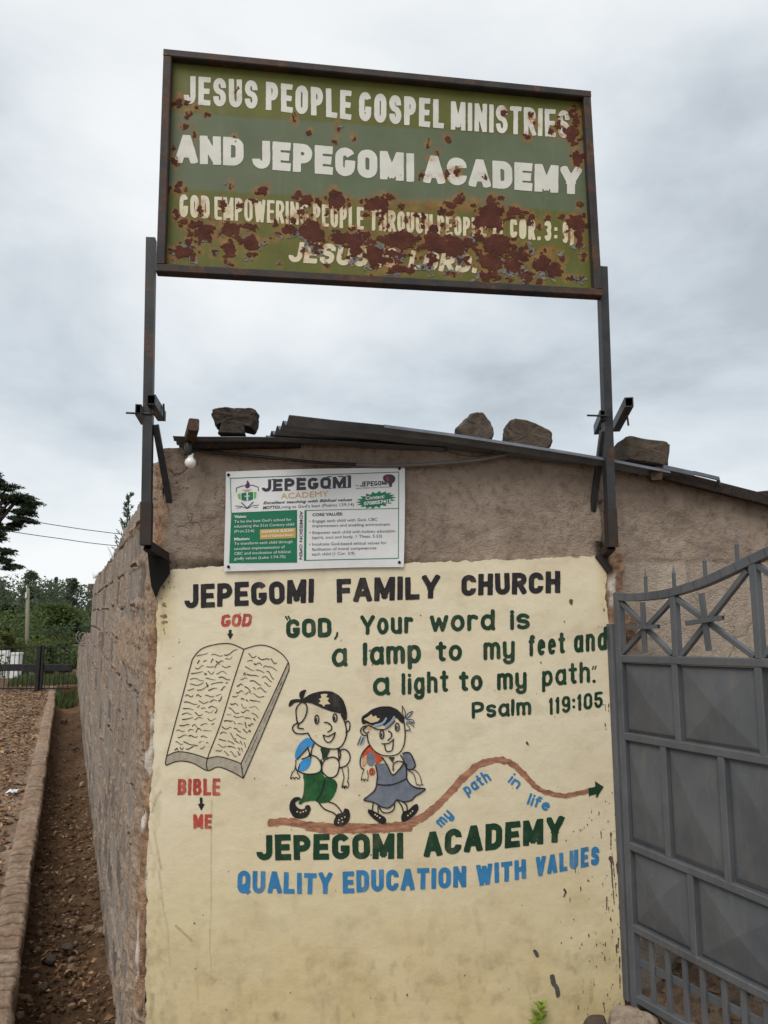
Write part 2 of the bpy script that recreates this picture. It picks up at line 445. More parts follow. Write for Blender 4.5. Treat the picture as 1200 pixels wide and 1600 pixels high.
# printed text (Blender's built-in typeface), returned as points in a unit strip
def type_mesh(text, bold=0.0, shear=0.0):
    cu = bpy.data.curves.new('lettering', 'FONT'); cu.body = text; cu.offset = bold; cu.shear = shear
    cu.resolution_u = 2
    ob = bpy.data.objects.new('lettering', cu); COL.objects.link(ob)
    bpy.context.view_layer.update()
    me = bpy.data.meshes.new_from_object(ob.evaluated_get(bpy.context.evaluated_depsgraph_get()))
    v = np.array([q.co[:2] for q in me.vertices]).reshape(-1, 2); f = [list(q.vertices) for q in me.polygons]
    bpy.data.objects.remove(ob); bpy.data.curves.remove(cu); bpy.data.meshes.remove(me)
    return v, f
def print_text(sh, text, bl, br, h, m=0, lift=0.0, bold=0.0, shear=0.0, up=None):
    """sets a line of type between bl and br; h = capital height (photo points)"""
    v, f = type_mesh(text, bold, shear)
    if len(v) == 0: return
    bl = V(*bl); br = V(*br); d = br - bl
    x0, x1 = v[:, 0].min(), v[:, 0].max(); cap = .70
    u = (v[:, 0] - x0) / (x1 - x0); y = v[:, 1] / cap * h
    up = V(0, -1) if up is None else V(*up)
    px = bl[None] + u[:, None] * d[None] + y[:, None] * up[None]
    P = sh.pl.P(px[:, 0], px[:, 1], sh.off + lift); k = sh.n
    sh.v.append(P); sh.px.append(px); sh.n += len(P)
    for q in f: sh.f.append([i + k for i in q]); sh.m.append(m)
# ================================================================== materials
class NT:
    def __init__(s, name):
        s.m = bpy.data.materials.new(name); s.m.use_nodes = True; s.t = s.m.node_tree; s.t.nodes.clear()
        s.out = s.n('ShaderNodeOutputMaterial'); s.b = s.n('ShaderNodeBsdfPrincipled')
        s.t.links.new(s.b.outputs[0], s.out.inputs[0]); s.tc = s.n('ShaderNodeTexCoord').outputs['Object']
    def n(s, t, **kw):
        q = s.t.nodes.new(t)
        for k, v in kw.items(): setattr(q, k, v)
        return q
    def l(s, a, b): s.t.links.new(a, b)
    def noise(s, scale, detail=5, rough=.55, stretch=None, dist=0.0, vec=None):
        q = s.n('ShaderNodeTexNoise'); q.inputs['Scale'].default_value = scale; q.inputs['Detail'].default_value = detail
        q.inputs['Roughness'].default_value = rough; q.inputs['Distortion'].default_value = dist
        v = vec or s.tc
        if stretch is not None:
            mpn = s.n('ShaderNodeMapping'); mpn.inputs['Scale'].default_value = stretch; s.l(v, mpn.inputs[0]); v = mpn.outputs[0]
        s.l(v, q.inputs['Vector']); return q.outputs['Fac']
    def voro(s, scale, feature='F1', stretch=None):
        q = s.n('ShaderNodeTexVoronoi'); q.feature = feature; q.inputs['Scale'].default_value = scale
        v = s.tc
        if stretch is not None:
            mpn = s.n('ShaderNodeMapping'); mpn.inputs['Scale'].default_value = stretch; s.l(v, mpn.inputs[0]); v = mpn.outputs[0]
        s.l(v, q.inputs['Vector']); return q
    def ramp(s, fac, *stops):
        q = s.n('ShaderNodeValToRGB'); el = q.color_ramp.elements
        for i, (p, c) in enumerate(stops):
            e = el[i] if i < 2 else el.new(p)
            e.position = p; c = (c, c, c) if isinstance(c, (int, float)) else c; e.color = (*c[:3], 1)
        s.l(fac, q.inputs[0]); return q.outputs[0]
    def mix(s, fac, a, b, mode='MIX'):
        q = s.n('ShaderNodeMix'); q.data_type = 'RGBA'; q.blend_type = mode
        for i, v in ((0, fac), (6, a), (7, b)):
            if isinstance(v, (int, float)): q.inputs[i].default_value = v if i == 0 else (v, v, v, 1)
            elif isinstance(v, tuple): q.inputs[i].default_value = (*v[:3], 1)
            else: s.l(v, q.inputs[i])
        return q.outputs[2]
    def math(s, op, a, b=0.0, clamp=False):
        q = s.n('ShaderNodeMath'); q.operation = op; q.use_clamp = clamp
        for i, v in ((0, a), (1, b)):
            if isinstance(v, (int, float)): q.inputs[i].default_value = v
            else: s.l(v, q.inputs[i])
        return q.outputs[0]
    def attr(s, name):
        q = s.n('ShaderNodeAttribute'); q.attribute_name = name; return q.outputs['Fac']
    def bump(s, h, strength=.5, dist=.01):
        q = s.n('ShaderNodeBump'); q.inputs['Strength'].default_value = strength; q.inputs['Distance'].default_value = dist
        s.l(h, q.inputs['Height']); s.l(q.outputs[0], s.b.inputs['Normal']); return s
    def color(s, c):
        if isinstance(c, tuple): s.b.inputs['Base Color'].default_value = (*c[:3], 1)
        else: s.l(c, s.b.inputs['Base Color'])
        return s
    def rough(s, r, metal=0.0, spec=.5):
        if isinstance(r, (int, float)): s.b.inputs['Roughness'].default_value = r
        else: s.l(r, s.b.inputs['Roughness'])
        s.b.inputs['Metallic'].default_value = metal
        s.b.inputs['Specular IOR Level'].default_value = spec
        return s
def mul(c, k): return tuple(x * k for x in c[:3])

def paint(name, c, var=.18, scale=14, rough=.62, streak=0.25, bumpd=.002, thin=0.0):
    """hand-brushed paint: a little uneven, worn thin in flecks"""
    q = NT(name)
    n = q.noise(scale, 6); f = q.noise(160, 3); s = q.noise(30, 3, stretch=(1, 1, .12))
    col = q.ramp(n, (.3, mul(c, 1 - var)), (.7, mul(c, 1 + var)))
    col = q.mix(q.math('MULTIPLY', q.ramp(s, (.55, 0.0), (.75, 1.0)), streak), col, mul(c, 1.5))
    if thin:
        tn = q.noise(16, 6, .68, stretch=(1, 1, .55))
        col = q.mix(q.math('MULTIPLY', q.ramp(tn, (.52, 0.0), (.70, 1.0)), thin), col, (.50, .42, .27))
        col = q.mix(q.ramp(q.noise(110, 3), (.70, 0.0), (.76, thin * 1.6)), col, (.50, .42, .27))
    q.color(col).rough(rough, 0, .35).bump(q.math('ADD', q.noise(40, 4), q.math('MULTIPLY', f, .3)), .35, bumpd)
    return q.m

def metal(name, c, c2, rust=(.12, .05, .025), amount=.35, rough=.55, scale=9, metallic=.3, bump=.3):
    q = NT(name)
    n = q.noise(scale, 6, .6); n2 = q.noise(55, 5, .65); r = q.noise(6.5, 8, .68)
    col = q.ramp(n, (.32, c), (.68, c2))
    col = q.mix(q.ramp(n2, (.60, 0.0), (.72, .5)), col, mul(c2, 1.7))
    k = q.ramp(r, (.62 - amount * .3, 0.0), (.70 - amount * .3, 1.0))
    rc = q.ramp(q.noise(38, 5), (.3, mul(rust, .55)), (.6, rust), (.8, mul(rust, 1.8)))
    col = q.mix(k, col, rc)
    q.color(col).rough(rough, metallic, .4).bump(q.math('ADD', n2, q.math('MULTIPLY', k, .5)), bump, .002)
    return q.m

def stone(name, c, c2, scale=14, bump=.8):
    q = NT(name)
    n = q.noise(scale, 8, .65); v = q.voro(60).outputs['Distance']; n3 = q.noise(90, 4)
    col = q.ramp(n, (.3, c), (.7, c2))
    col = q.mix(q.ramp(n3, (.58, 0.0), (.7, .7)), col, mul(c, .35))
    q.color(col).rough(.95, 0, .2).bump(q.math('ADD', n, q.math('MULTIPLY', n3, .4)), bump, .012)
    return q.m

def foliage(name, c, c2, scale=2.0, trans=.4):
    q = NT(name)
    n = q.noise(scale, 4); n2 = q.noise(30, 2)
    col = q.mix(.35, q.ramp(n, (.3, c), (.7, c2)), q.ramp(n2, (.3, mul(c, .6)), (.7, mul(c2, 1.3))))
    q.color(col).rough(.7, 0, .25)
    tr = q.n('ShaderNodeBsdfTranslucent'); q.l(col, tr.inputs[0])
    mx = q.n('ShaderNodeMixShader'); mx.inputs[0].default_value = trans
    q.l(q.b.outputs[0], mx.inputs[1]); q.l(tr.outputs[0], mx.inputs[2]); q.l(mx.outputs[0], q.out.inputs[0])
    return q.m

# --- plaster of the front wall: trowelled mud-brown render, scratched; attribute 'smooth' = the paler lower coat right of the paint
def m_plaster():
    q = NT('brown_render')
    a = q.noise(3.2, 7, .6, dist=.4); b = q.noise(26, 6, .65); sc = q.noise(34, 5, .6, stretch=(.6, .6, 1.2), dist=3.2); g = q.noise(190, 3)
    col = q.ramp(a, (.28, (.255, .198, .154)), (.5, (.35, .278, .22)), (.72, (.44, .36, .29)))
    col = q.mix(q.ramp(b, (.50, 0.0), (.66, .55)), col, (.16, .112, .08))
    cr = q.voro(3.1, 'DISTANCE_TO_EDGE'); wv = q.n('ShaderNodeVectorMath'); wv.operation = 'ADD'
    nz = q.n('ShaderNodeTexNoise'); nz.inputs['Scale'].default_value = 7; nz.inputs['Detail'].default_value = 6; q.l(q.tc, nz.inputs['Vector'])
    sc_ = q.n('ShaderNodeVectorMath'); sc_.operation = 'SCALE'; sc_.inputs['Scale'].default_value = .35; q.l(nz.outputs['Color'], sc_.inputs[0])
    q.l(q.tc, wv.inputs[0]); q.l(sc_.outputs[0], wv.inputs[1]); q.l(wv.outputs[0], cr.inputs['Vector'])
    crk = q.math('MULTIPLY', q.ramp(cr.outputs['Distance'], (.0, 1.0), (.018, 0.0)), q.ramp(q.noise(2.3, 3), (.52, 0.0), (.64, .55)))
    col = q.mix(crk, col, (.055, .038, .028))
    col = q.mix(q.ramp(sc, (.62, 0.0), (.68, .5)), col, (.12, .085, .062))
    col = q.mix(q.ramp(q.noise(55, 4), (.66, 0.0), (.74, .5)), col, (.42, .335, .26))
    sm = q.attr('smooth')
    c2 = q.ramp(q.noise(5, 6, .6, stretch=(1, 1, .3)), (.3, (.33, .265, .21)), (.7, (.46, .385, .315)))
    c2 = q.mix(q.ramp(q.noise(20, 5, .6, stretch=(1, 1, .15)), (.55, 0.0), (.7, .4)), c2, (.20, .155, .12))
    col = q.mix(sm, col, c2)
    st = q.attr('raw')                                # bare, reddish lumps beside the paint
    col = q.mix(st, col, q.ramp(b, (.3, (.14, .085, .055)), (.55, (.36, .225, .14)), (.75, (.46, .33, .24))))
    col = q.mix(q.attr('white'), col, (.62, .55, .48))
    col = q.mix(q.attr('stain'), col, (.055, .04, .03))
    h = q.math('ADD', q.math('ADD', q.math('ADD', q.math('ADD', b, q.math('MULTIPLY', q.noise(9, 7, .7), 1.2)), q.math('MULTIPLY', sc, -.35)), q.math('MULTIPLY', g, .45)), q.math('MULTIPLY', crk, -.8))
    q.color(col).rough(.95, 0, .15).bump(h, 1.0, .016)
    return q.m
# --- combed concrete blocks; attributes mortar / smear / dark from the mesh
def m_block():
    q = NT('combed_block')
    a = q.noise(2.6, 6, .6); b = q.noise(24, 6, .68); v = q.noise(1, 5, .6, stretch=(46, 46, 5)); g = q.noise(140, 4)
    col = q.ramp(a, (.3, (.225, .184, .150)), (.5, (.305, .252, .207)), (.7, (.385, .325, .272)))
    col = q.mix(q.math('MULTIPLY', q.ramp(v, (.42, 1.0), (.56, 0.0)), .5), col, (.13, .10, .082))
    col = q.mix(q.ramp(v, (.56, 0.0), (.70, .4)), col, (.46, .39, .315))
    col = q.mix(q.math('MULTIPLY', q.attr('tone'), .8), col, q.ramp(a, (.3, (.27, .235, .20)), (.7, (.42, .365, .31))))
    col = q.mix(q.attr('dark'), col, q.ramp(v, (.4, (.14, .112, .098)), (.65, (.24, .20, .175))))
    sm = q.ramp(b, (.3, (.245, .175, .125)), (.55, (.37, .275, .20)), (.75, (.46, .36, .272)))
    col = q.mix(q.attr('smear'), col, sm)
    col = q.mix(q.attr('joint'), col, (.085, .062, .05))
    col = q.mix(q.ramp(b, (.60, 0.0), (.70, .6)), col, (.10, .075, .06))
    gr = q.noise(75, 5, .75, stretch=(1, 1, .45))
    col = q.mix(q.ramp(gr, (.54, 0.0), (.64, .75)), col, (.075, .055, .045))
    col = q.mix(q.ramp(gr, (.34, .6), (.44, 0.0)), col, (.42, .35, .275))
    h = q.math('ADD', q.math('MULTIPLY', v, 1.1), q.math('ADD', b, q.math('ADD', q.math('MULTIPLY', g, .3), q.math('MULTIPLY', gr, -.8))))
    q.color(col).rough(.96, 0, .15).bump(h, .9, .016)
    return q.m
# --- cream wall paint; 'dirt' from the mesh carries splash soiling, runs and rubs
def m_cream():
    q = NT('cream_wall_paint')
    a = q.noise(2.2, 6, .6); b = q.noise(18, 6, .65); h = q.noise(9, 5, .55, stretch=(.8, .8, 1.2)); g = q.noise(120, 4)
    col = q.ramp(a, (.3, (.66, .58, .415)), (.7, (.73, .655, .485)))
    col = q.mix(q.math('MULTIPLY', q.attr('yellow'), .7), col, (.56, .44, .19))
    col = q.mix(q.ramp(b, (.58, 0.0), (.74, .28)), col, (.45, .36, .19))
    d = q.attr('dirt')
    dn = q.math('MULTIPLY', d, q.ramp(q.noise(30, 7, .7), (.30, .35), (.62, 1.0)))
    col = q.mix(dn, col, q.ramp(q.noise(7, 5), (.3, (.27, .20, .10)), (.7, (.38, .295, .16))))
    col = q.mix(q.ramp(g, (.70, 0.0), (.76, .35)), col, (.26, .2, .11))
    q.color(col).rough(.55, 0, .4).bump(q.math('ADD', q.math('MULTIPLY', h, .7), q.math('ADD', q.math('MULTIPLY', b, .6), q.math('MULTIPLY', g, .12))), .45, .009)
    return q.m
# --- sign sheet: olive enamel with a greyer band; 'band', 'stain' from the mesh
def m_signpanel():
    q = NT('olive_sign_enamel')
    a = q.noise(5, 6); s = q.noise(1, 5, .6, stretch=(30, 30, 3)); g = q.noise(110, 4)
    ol = q.ramp(a, (.3, (.088, .096, .018)), (.7, (.125, .130, .026)))
    bd = q.ramp(a, (.3, (.092, .118, .066)), (.7, (.122, .146, .086)))
    col = q.mix(q.attr('band'), ol, bd)
    col = q.mix(q.ramp(s, (.55, 0.0), (.8, .35)), col, (.17, .18, .11))
    stn = q.math('MULTIPLY', q.attr('stain'), q.ramp(q.noise(32, 6, .68), (.30, 0.0), (.54, 1.0)))
    col = q.mix(stn, col, q.ramp(q.noise(18, 4), (.3, (.16, .075, .022)), (.7, (.30, .16, .05))))
    col = q.mix(q.ramp(g, (.70, 0.0), (.745, .8)), col, (.05, .032, .02))
    q.color(col).rough(.55, 0, .22).bump(q.math('ADD', q.math('MULTIPLY', a, .8), q.math('MULTIPLY', g, .25)), .3, .004)
    return q.m
def m_signletter():
    q = NT('weathered_white_enamel')
    a = q.noise(9, 6); g = q.noise(75, 5, .65)
    col = q.ramp(a, (.3, (.55, .54, .48)), (.7, (.66, .65, .59)))
    col = q.mix(q.math('MULTIPLY', q.attr('cream'), .75), col, (.62, .53, .33))
    stn = q.math('MULTIPLY', q.attr('stain'), q.ramp(q.noise(34, 6, .68), (.40, 0.0), (.62, 1.0)))
    col = q.mix(stn, col, (.33, .16, .05))
    col = q.mix(q.ramp(g, (.66, 0.0), (.72, .7)), col, (.20, .2, .15))
    q.color(col).rough(.5, 0, .4).bump(g, .25, .002); return q.m
def m_rustpatch():
    q = NT('flaked_rust')
    a = q.noise(16, 6, .6); g = q.noise(85, 5, .7)
    col = q.ramp(a, (.28, (.050, .015, .010)), (.55, (.088, .026, .016)), (.78, (.125, .042, .022)))
    col = q.mix(q.ramp(g, (.58, 0.0), (.72, .5)), col, (.15, .062, .032))
    q.color(col).rough(.85, 0, .25).bump(q.math('ADD', a, q.math('MULTIPLY', g, .7)), .7, .006); return q.m
def m_primer():
    q = NT('grey_primer')
    a = q.noise(30, 5)
    q.color(q.ramp(a, (.35, (.12, .125, .115)), (.7, (.21, .215, .20)))).rough(.7, 0, .3).bump(a, .4, .003); return q.m
def m_brownbrush(name, c, c2):
    q = NT(name)
    a = q.noise(20, 6, .65, stretch=(1, 1, 3.5)); b = q.noise(50, 4)
    col = q.ramp(a, (.34, c), (.52, c2), (.70, mul(c2, 1.6)))
    col = q.mix(q.ramp(b, (.6, 0.0), (.72, .5)), col, (.13, .085, .07))
    q.color(col).rough(.6, 0, .35).bump(b, .3, .002); return q.m
def m_ground(name, c, c2, c3):
    q = NT(name)
    a = q.noise(1.6, 7, .62); b = q.noise(22, 7, .7); g = q.noise(90, 5, .7)
    col = q.ramp(a, (.32, c), (.52, c2), (.7, c3))
    col = q.mix(q.ramp(b, (.42, .5), (.56, 0.0)), col, mul(c, .6))
    col = q.mix(q.ramp(g, (.60, 0.0), (.70, .6)), col, mul(c3, 1.4))
    q.color(col).rough(.97, 0, .15).bump(q.math('ADD', b, q.math('MULTIPLY', g, .5)), 1.0, .03); return q.m
def m_kerb():
    q = NT('worn_kerb_mortar')
    a = q.noise(3, 7, .62); b = q.noise(24, 7, .7); g = q.noise(90, 5, .7)
    col = q.ramp(a, (.32, (.24, .172, .122)), (.52, (.345, .258, .19)), (.7, (.44, .345, .265)))
    col = q.mix(q.attr('tone'), col, (.29, .195, .135))
    col = q.mix(q.ramp(b, (.42, .5), (.56, 0.0)), col, (.15, .10, .065))
    col = q.mix(q.attr('crack'), col, (.075, .048, .032))
    q.color(col).rough(.97, 0, .15).bump(q.math('ADD', b, q.math('MULTIPLY', g, .5)), .9, .02); return q.m
def m_gatepaint():
    q = NT('grey_gate_enamel')
    a = q.noise(4, 6, .6); b = q.noise(1, 5, .6, stretch=(26, 26, 5), dist=.5); g = q.noise(130, 4)
    col = q.ramp(a, (.3, (.064, .070, .080)), (.7, (.108, .115, .126)))
    col = q.mix(q.ramp(b, (.52, 0.0), (.75, .55)), col, (.135, .132, .124))
    col = q.mix(q.ramp(q.noise(7, 7, .7), (.60, 0.0), (.72, .5)), col, (.13, .105, .075))
    col = q.mix(q.ramp(q.noise(12, 8, .74), (.645, 0.0), (.70, .6)), col, (.105, .058, .034))
    col = q.mix(q.ramp(g, (.68, 0.0), (.74, .5)), col, (.26, .26, .25))
    q.color(col).rough(.55, 0, .35).bump(q.math('ADD', b, q.math('MULTIPLY', g, .2)), .22, .003); return q.m
def m_zinc():
    q = NT('weathered_zinc_sheet')
    a = q.noise(7, 6, .6); s = q.noise(1, 5, .6, stretch=(4, 40, 4)); g = q.noise(60, 5)
    col = q.ramp(a, (.3, (.085, .095, .112)), (.7, (.16, .178, .20)))
    col = q.mix(q.ramp(g, (.58, 0.0), (.7, .6)), col, (.11, .07, .045))
    q.color(col).rough(.5, .45, .5).bump(s, .25, .004); return q.m
def m_banner():
    q = NT('white_banner_vinyl')
    a = q.noise(4, 5); b = q.noise(12, 4, .5, stretch=(1, 1, .5), dist=.6)
    col = q.ramp(a, (.3, (.62, .63, .63)), (.7, (.72, .73, .73)))
    q.color(col).rough(.38, 0, .5).bump(b, .5, .012); return q.m
def m_wood(name, c, c2):
    q = NT(name)
    a = q.noise(1, 6, .6, stretch=(60, 8, 60)); b = q.noise(40, 5)
    q.color(q.mix(q.ramp(b, (.5, 0.0), (.7, .5)), q.ramp(a, (.3, c), (.7, c2)), mul(c, .5))).rough(.85, 0, .2).bump(a, .6, .004); return q.m

M = {}
M['plaster'] = m_plaster(); M['block'] = m_block(); M['cream'] = m_cream()
M['sign'] = m_signpanel(); M['sletter'] = m_signletter(); M['rust'] = m_rustpatch(); M['primer'] = m_primer()
M['black'] = paint('black_wall_paint', (.014, .012, .014), .3, streak=.05, thin=.09)
M['dkgreen'] = paint('bottle_green_wall_paint', (.008, .040, .018), .3, streak=.06, thin=.09)
M['blue'] = paint('blue_wall_paint', (.034, .185, .385), .16, streak=.10, thin=.2)
M['sky'] = paint('sky_blue_wall_paint', (.035, .255, .56), .15, streak=.06, thin=.2)
M['red'] = paint('red_wall_paint', (.40, .055, .040), .25, streak=.1, thin=.4)
M['green'] = paint('leaf_green_wall_paint', (.012, .085, .024), .35, 30, streak=.1, thin=.09)
M['slate'] = paint('slate_wall_paint', (.150, .172, .215), .2, 30, streak=.1, thin=.09)
M['orange'] = paint('orange_red_wall_paint', (.50, .075, .030), .3, 40, streak=.3)
M['peach'] = paint('peach_wall_paint', (.60, .33, .16), .2, 40, streak=.2)
M['paleb'] = paint('pale_blue_wall_paint', (.24, .36, .45), .2, 30, streak=.2)
M['bookgrey'] = paint('warm_grey_wall_paint', (.36, .32, .25), .2, 60, streak=.3)
M['creampaint'] = paint('cream_brush_paint', (.60, .50, .31), .1, 20, streak=.05)
M['brown'] = m_brownbrush('brown_brushed_paint', (.20, .085, .05), (.33, .16, .095))
M['frame'] = metal('rusty_dark_frame', (.026, .025, .027), (.056, .047, .043), (.088, .047, .030), .45, .7)
M['post'] = metal('dark_steel_tube', (.022, .023, .025), (.046, .046, .047), (.10, .045, .026), .12, .5)
M['postrust'] = metal('brown_rusted_steel', (.030, .025, .023), (.050, .040, .035), (.080, .040, .026), .3, .8)
M['hollow'] = metal('near_black_steel', (.004, .004, .004), (.008, .007, .006), (.012, .008, .006), .2, .9)  # shade of open tube ends and the wall hole put into the colour; nails too
M['gate'] = m_gatepaint()
M['zinc'] = m_zinc()
M['banner'] = m_banner()
M['bgreen'] = paint('printed_green', (.008, .155, .075), .06, 8, .4, 0, .0005)
M['bdark'] = paint('printed_charcoal', (.035, .035, .045), .06, 8, .4, 0, .0005)
M['bwhite'] = paint('printed_white', (.68, .70, .69), .03, 8, .4, 0, .0005)
M['bgold'] = paint('printed_gold', (.52, .33, .075), .06, 8, .4, 0, .0005)
M['bpurple'] = paint('printed_purple', (.085, .02, .12), .06, 8, .4, 0, .0005)
M['blime'] = paint('printed_leaf', (.16, .42, .09), .06, 8, .4, 0, .0005)
M['bred'] = paint('printed_wine', (.30, .02, .07), .06, 8, .4, 0, .0005)
M['stone'] = stone('grey_brown_stone', (.050, .040, .032), (.125, .10, .08))
M['stone2'] = stone('brown_block_stone', (.052, .040, .031), (.105, .082, .064), 10, .7)
M['darkstone'] = stone('dark_slab_stone', (.026, .021, .018), (.070, .054, .043), 18)
M['rubble'] = stone('earth_stone', (.12, .076, .048), (.25, .175, .12), 18)
M['concrete'] = stone('pale_concrete', (.20, .155, .115), (.33, .265, .205), 24, .7)
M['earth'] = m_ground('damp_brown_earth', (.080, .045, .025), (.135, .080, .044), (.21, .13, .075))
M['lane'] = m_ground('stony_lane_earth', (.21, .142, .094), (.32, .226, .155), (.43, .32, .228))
M['kerb'] = m_kerb()
M['tarmac'] = m_ground('grey_tarmac', (.13, .125, .12), (.17, .165, .16), (.22, .21, .20))
M['grass'] = foliage('grass_blades', (.045, .070, .020), (.10, .125, .045))
M['timber'] = m_wood('weathered_timber', (.040, .026, .018), (.11, .068, .042))
M['darkwood'] = m_wood('dark_eave_timber', (.018, .014, .012), (.045, .032, .025))
M['cable'] = metal('grey_conduit', (.10, .095, .09), (.17, .16, .15), amount=0, rough=.45, metallic=0)
M['wire'] = metal('black_wire', (.012, .012, .013), (.022, .022, .022), amount=0, rough=.5, metallic=0)
q = NT('frosted_bulb_glass'); q.color((.80, .79, .75)).rough(.18, 0, .6); q.b.inputs['Subsurface Weight'].default_value = .3; M['bulb'] = q.m
M['socket'] = metal('black_socket', (.014, .013, .012), (.03, .028, .026), amount=0, rough=.4, metallic=0)
M['litter1'] = foliage('dry_leaf_tan', (.28, .165, .08), (.46, .29, .15), 9, .1)
M['litter2'] = foliage('dry_leaf_brown', (.13, .066, .032), (.27, .15, .08), 9, .1)
M['paper'] = paint('white_scrap', (.68, .70, .72), .05, 20, .5, 0)
M['blackiron'] = metal('black_gate_iron', (.012, .012, .013), (.024, .024, .026), amount=.05, rough=.5)
M['bark'] = stone('bark', (.028, .022, .018), (.065, .050, .040), 12)
M['polewood'] = m_wood('pole_wood', (.17, .16, .115), (.27, .25, .18))
M['whitewash'] = paint('whitewash', (.66, .66, .64), .08, 5, .8, 0)
M['brick'] = m_ground('far_brick', (.23, .115, .075), (.28, .145, .10), (.33, .19, .14))
M['redroof'] = paint('red_roof_tiles', (.30, .085, .055), .15, 3, .8, 0)
M['window'] = paint('dark_window_glass', (.045, .05, .06), .1, 3, .2, 0)
M['palegreen'] = foliage('young_leaf', (.16, .26, .03), (.30, .42, .06), 12, .3)
M['tree1'] = foliage('cypress_leaf', (.022, .036, .018), (.048, .070, .030))
M['tree2'] = foliage('blue_green_leaf', (.075, .105, .072), (.135, .170, .100))
M['tree3'] = foliage('mid_green_leaf', (.060, .090, .032), (.125, .165, .050))
M['tree6'] = foliage('dark_green_leaf', (.045, .070, .036), (.090, .125, .055))
M['tree4'] = foliage('bright_palm_leaf', (.040, .080, .014), (.085, .145, .03))
M['tree5'] = foliage('olive_leaf', (.060, .075, .02), (.13, .135, .035))

M['barerender'] = stone('bare_brown_render', (.17, .115, .07), (.36, .26, .165), 30, .5)
M['flake'] = paint('grimy_flake', (.085, .064, .044), .4, 40, .8, .1)
M['grime'] = paint('dark_scuff', (.075, .068, .066), .3, 40, .8, .2)
# ================================================================== the setting: ground, lane, kerb, trench
def grid_mesh(name, us, vs, fn, mat, parent=None, smooth=True, attrs=None, flip=False, base=None):
    U, Vv = np.meshgrid(us, vs); P = fn(U, Vv)
    nu, nv = len(us), len(vs); idx = np.arange(nu * nv).reshape(nv, nu)
    q = np.stack([idx[:-1, :-1], idx[:-1, 1:], idx[1:, 1:], idx[1:, :-1]], -1).reshape(-1, 4)
    if flip: q = q[:, ::-1]
    at = {k: f(U, Vv).ravel() for k, f in (attrs or {}).items()}
    return mesh_obj(name, P.reshape(-1, 3), q.tolist(), mat, parent, smooth, attrs=at, base=base)
def bc(*a):
    sh = np.broadcast(*a).shape; return np.stack([np.broadcast_to(np.asarray(q, float), sh) for q in a], -1)
def side_g(t, o, z):
    """side-wall coordinates, whole arrays"""
    return bc(S0[0] + SD[0] * t + SN[0] * o, S0[1] + SD[1] * t + SN[1] * o, z)
def wall_g(s, o, z):
    return bc(W0[0] + WD[0] * s + WN[0] * o, W0[1] + WD[1] * s + WN[1] * o, z)
def structure(o): o['kind'] = 'structure'; return o

def terr(t, o):
    z = np.where(t < 15.2, -.62, -.06 - sstep(15.2, 42, t) * 1.75 + sstep(60, 170, t) * 1.2)
    return z + .35 * fbm(t / 9, o / 9, 3) * sstep(16, 40, t)
tt = np.concatenate([np.linspace(-60, 14, 12), np.linspace(15.19, 15.21, 2), np.linspace(15.6, 45, 60), np.linspace(48, 200, 40), [400, 900]])
oo = np.concatenate([[-700, -200], np.linspace(-60, 60, 70), [200, 700]])
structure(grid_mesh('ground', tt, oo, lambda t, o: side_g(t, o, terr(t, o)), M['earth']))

K_IN, K_OUT = .432, .585
def lane_z(t, o):
    return -.06 + .05 * fbm(t * 1.3, o * 1.3, 11) + .035 * fbm(t * 7, o * 7, 5) * sstep(.5, .9, o)
tt = np.concatenate([np.linspace(-6, -.5, 10), np.linspace(-.4, 8, 190), np.linspace(8.1, 15.4, 80)])
oo = np.concatenate([np.linspace(K_OUT - .01, 2.6, 60), np.linspace(2.7, 6, 40), np.linspace(6.3, 16, 14)])
structure(grid_mesh('lane', tt, oo, lambda t, o: side_g(t, o, lane_z(t, o)), M['lane']))
# tarmac beyond the litter, at the far left of the lane
tt = np.linspace(4, 15.3, 60); oo = np.linspace(3.0, 6.2, 20)
structure(grid_mesh('road', tt, oo, lambda t, o: side_g(t, o + .25 * fbm(t * .8, o * 0, 9), lane_z(t, o) + .004 - .04 * sstep(.0, .25, 3.22 - o) + 0 * t), M['tarmac']))

def kerb_crack(u, t):
    k = t * 6.5 + .35 * fbm(t * 2, u * .6, 4) + .12 * fbm(t * 9, u * 2, 6)
    return sstep(.10, .03, np.abs(k - np.round(k))) * sstep(.30, .5, vnoise(t * 3, u * .5, 8)) * (u > .3)
def kerb_tone(u, t):
    k = np.floor(t * 6.5 + .35 * fbm(t * 2, u * .6, 4) + .5); return _hash(k, k * 0, 3) * .8
def kerb_fn(u, t):
    # u runs over the cross-section: foot of inner face, inner edge, outer edge, outer foot
    prof_o = np.interp(u, [0, 1, 1.15, 2, 2.85, 3, 3.3], [K_IN + .03, K_IN + .0, K_IN + .015, (K_IN + K_OUT) / 2, K_OUT - .012, K_OUT, K_OUT + .004])
    prof_z = np.interp(u, [0, 1, 1.15, 2, 2.85, 3, 3.3], [-.52, -.055, -.036, -.030, -.036, -.05, -.16])
    n = fbm(t * 5, u * 1.2, 21); n2 = fbm(t * 26, u * 2.5, 22)
    crack = kerb_crack(u, t)
    return side_g(t, prof_o + .035 * n * (u < 2) + .018 * n2, prof_z + .028 * n * (u > .9) + .018 * n2 * (u > .9) - .012 * crack * (u > .9))
us = np.array([0, .25, .5, .75, .9, 1, 1.08, 1.15, 1.3, 1.5, 1.7, 2, 2.3, 2.6, 2.85, 3, 3.3])
tt = np.concatenate([np.linspace(-3, -.6, 40), np.linspace(-.59, 4.5, 520), np.linspace(4.53, 15.2, 260)])
structure(grid_mesh('kerb', us, tt, kerb_fn, M['kerb'], flip=True, attrs={'crack': kerb_crack, 'tone': kerb_tone}))

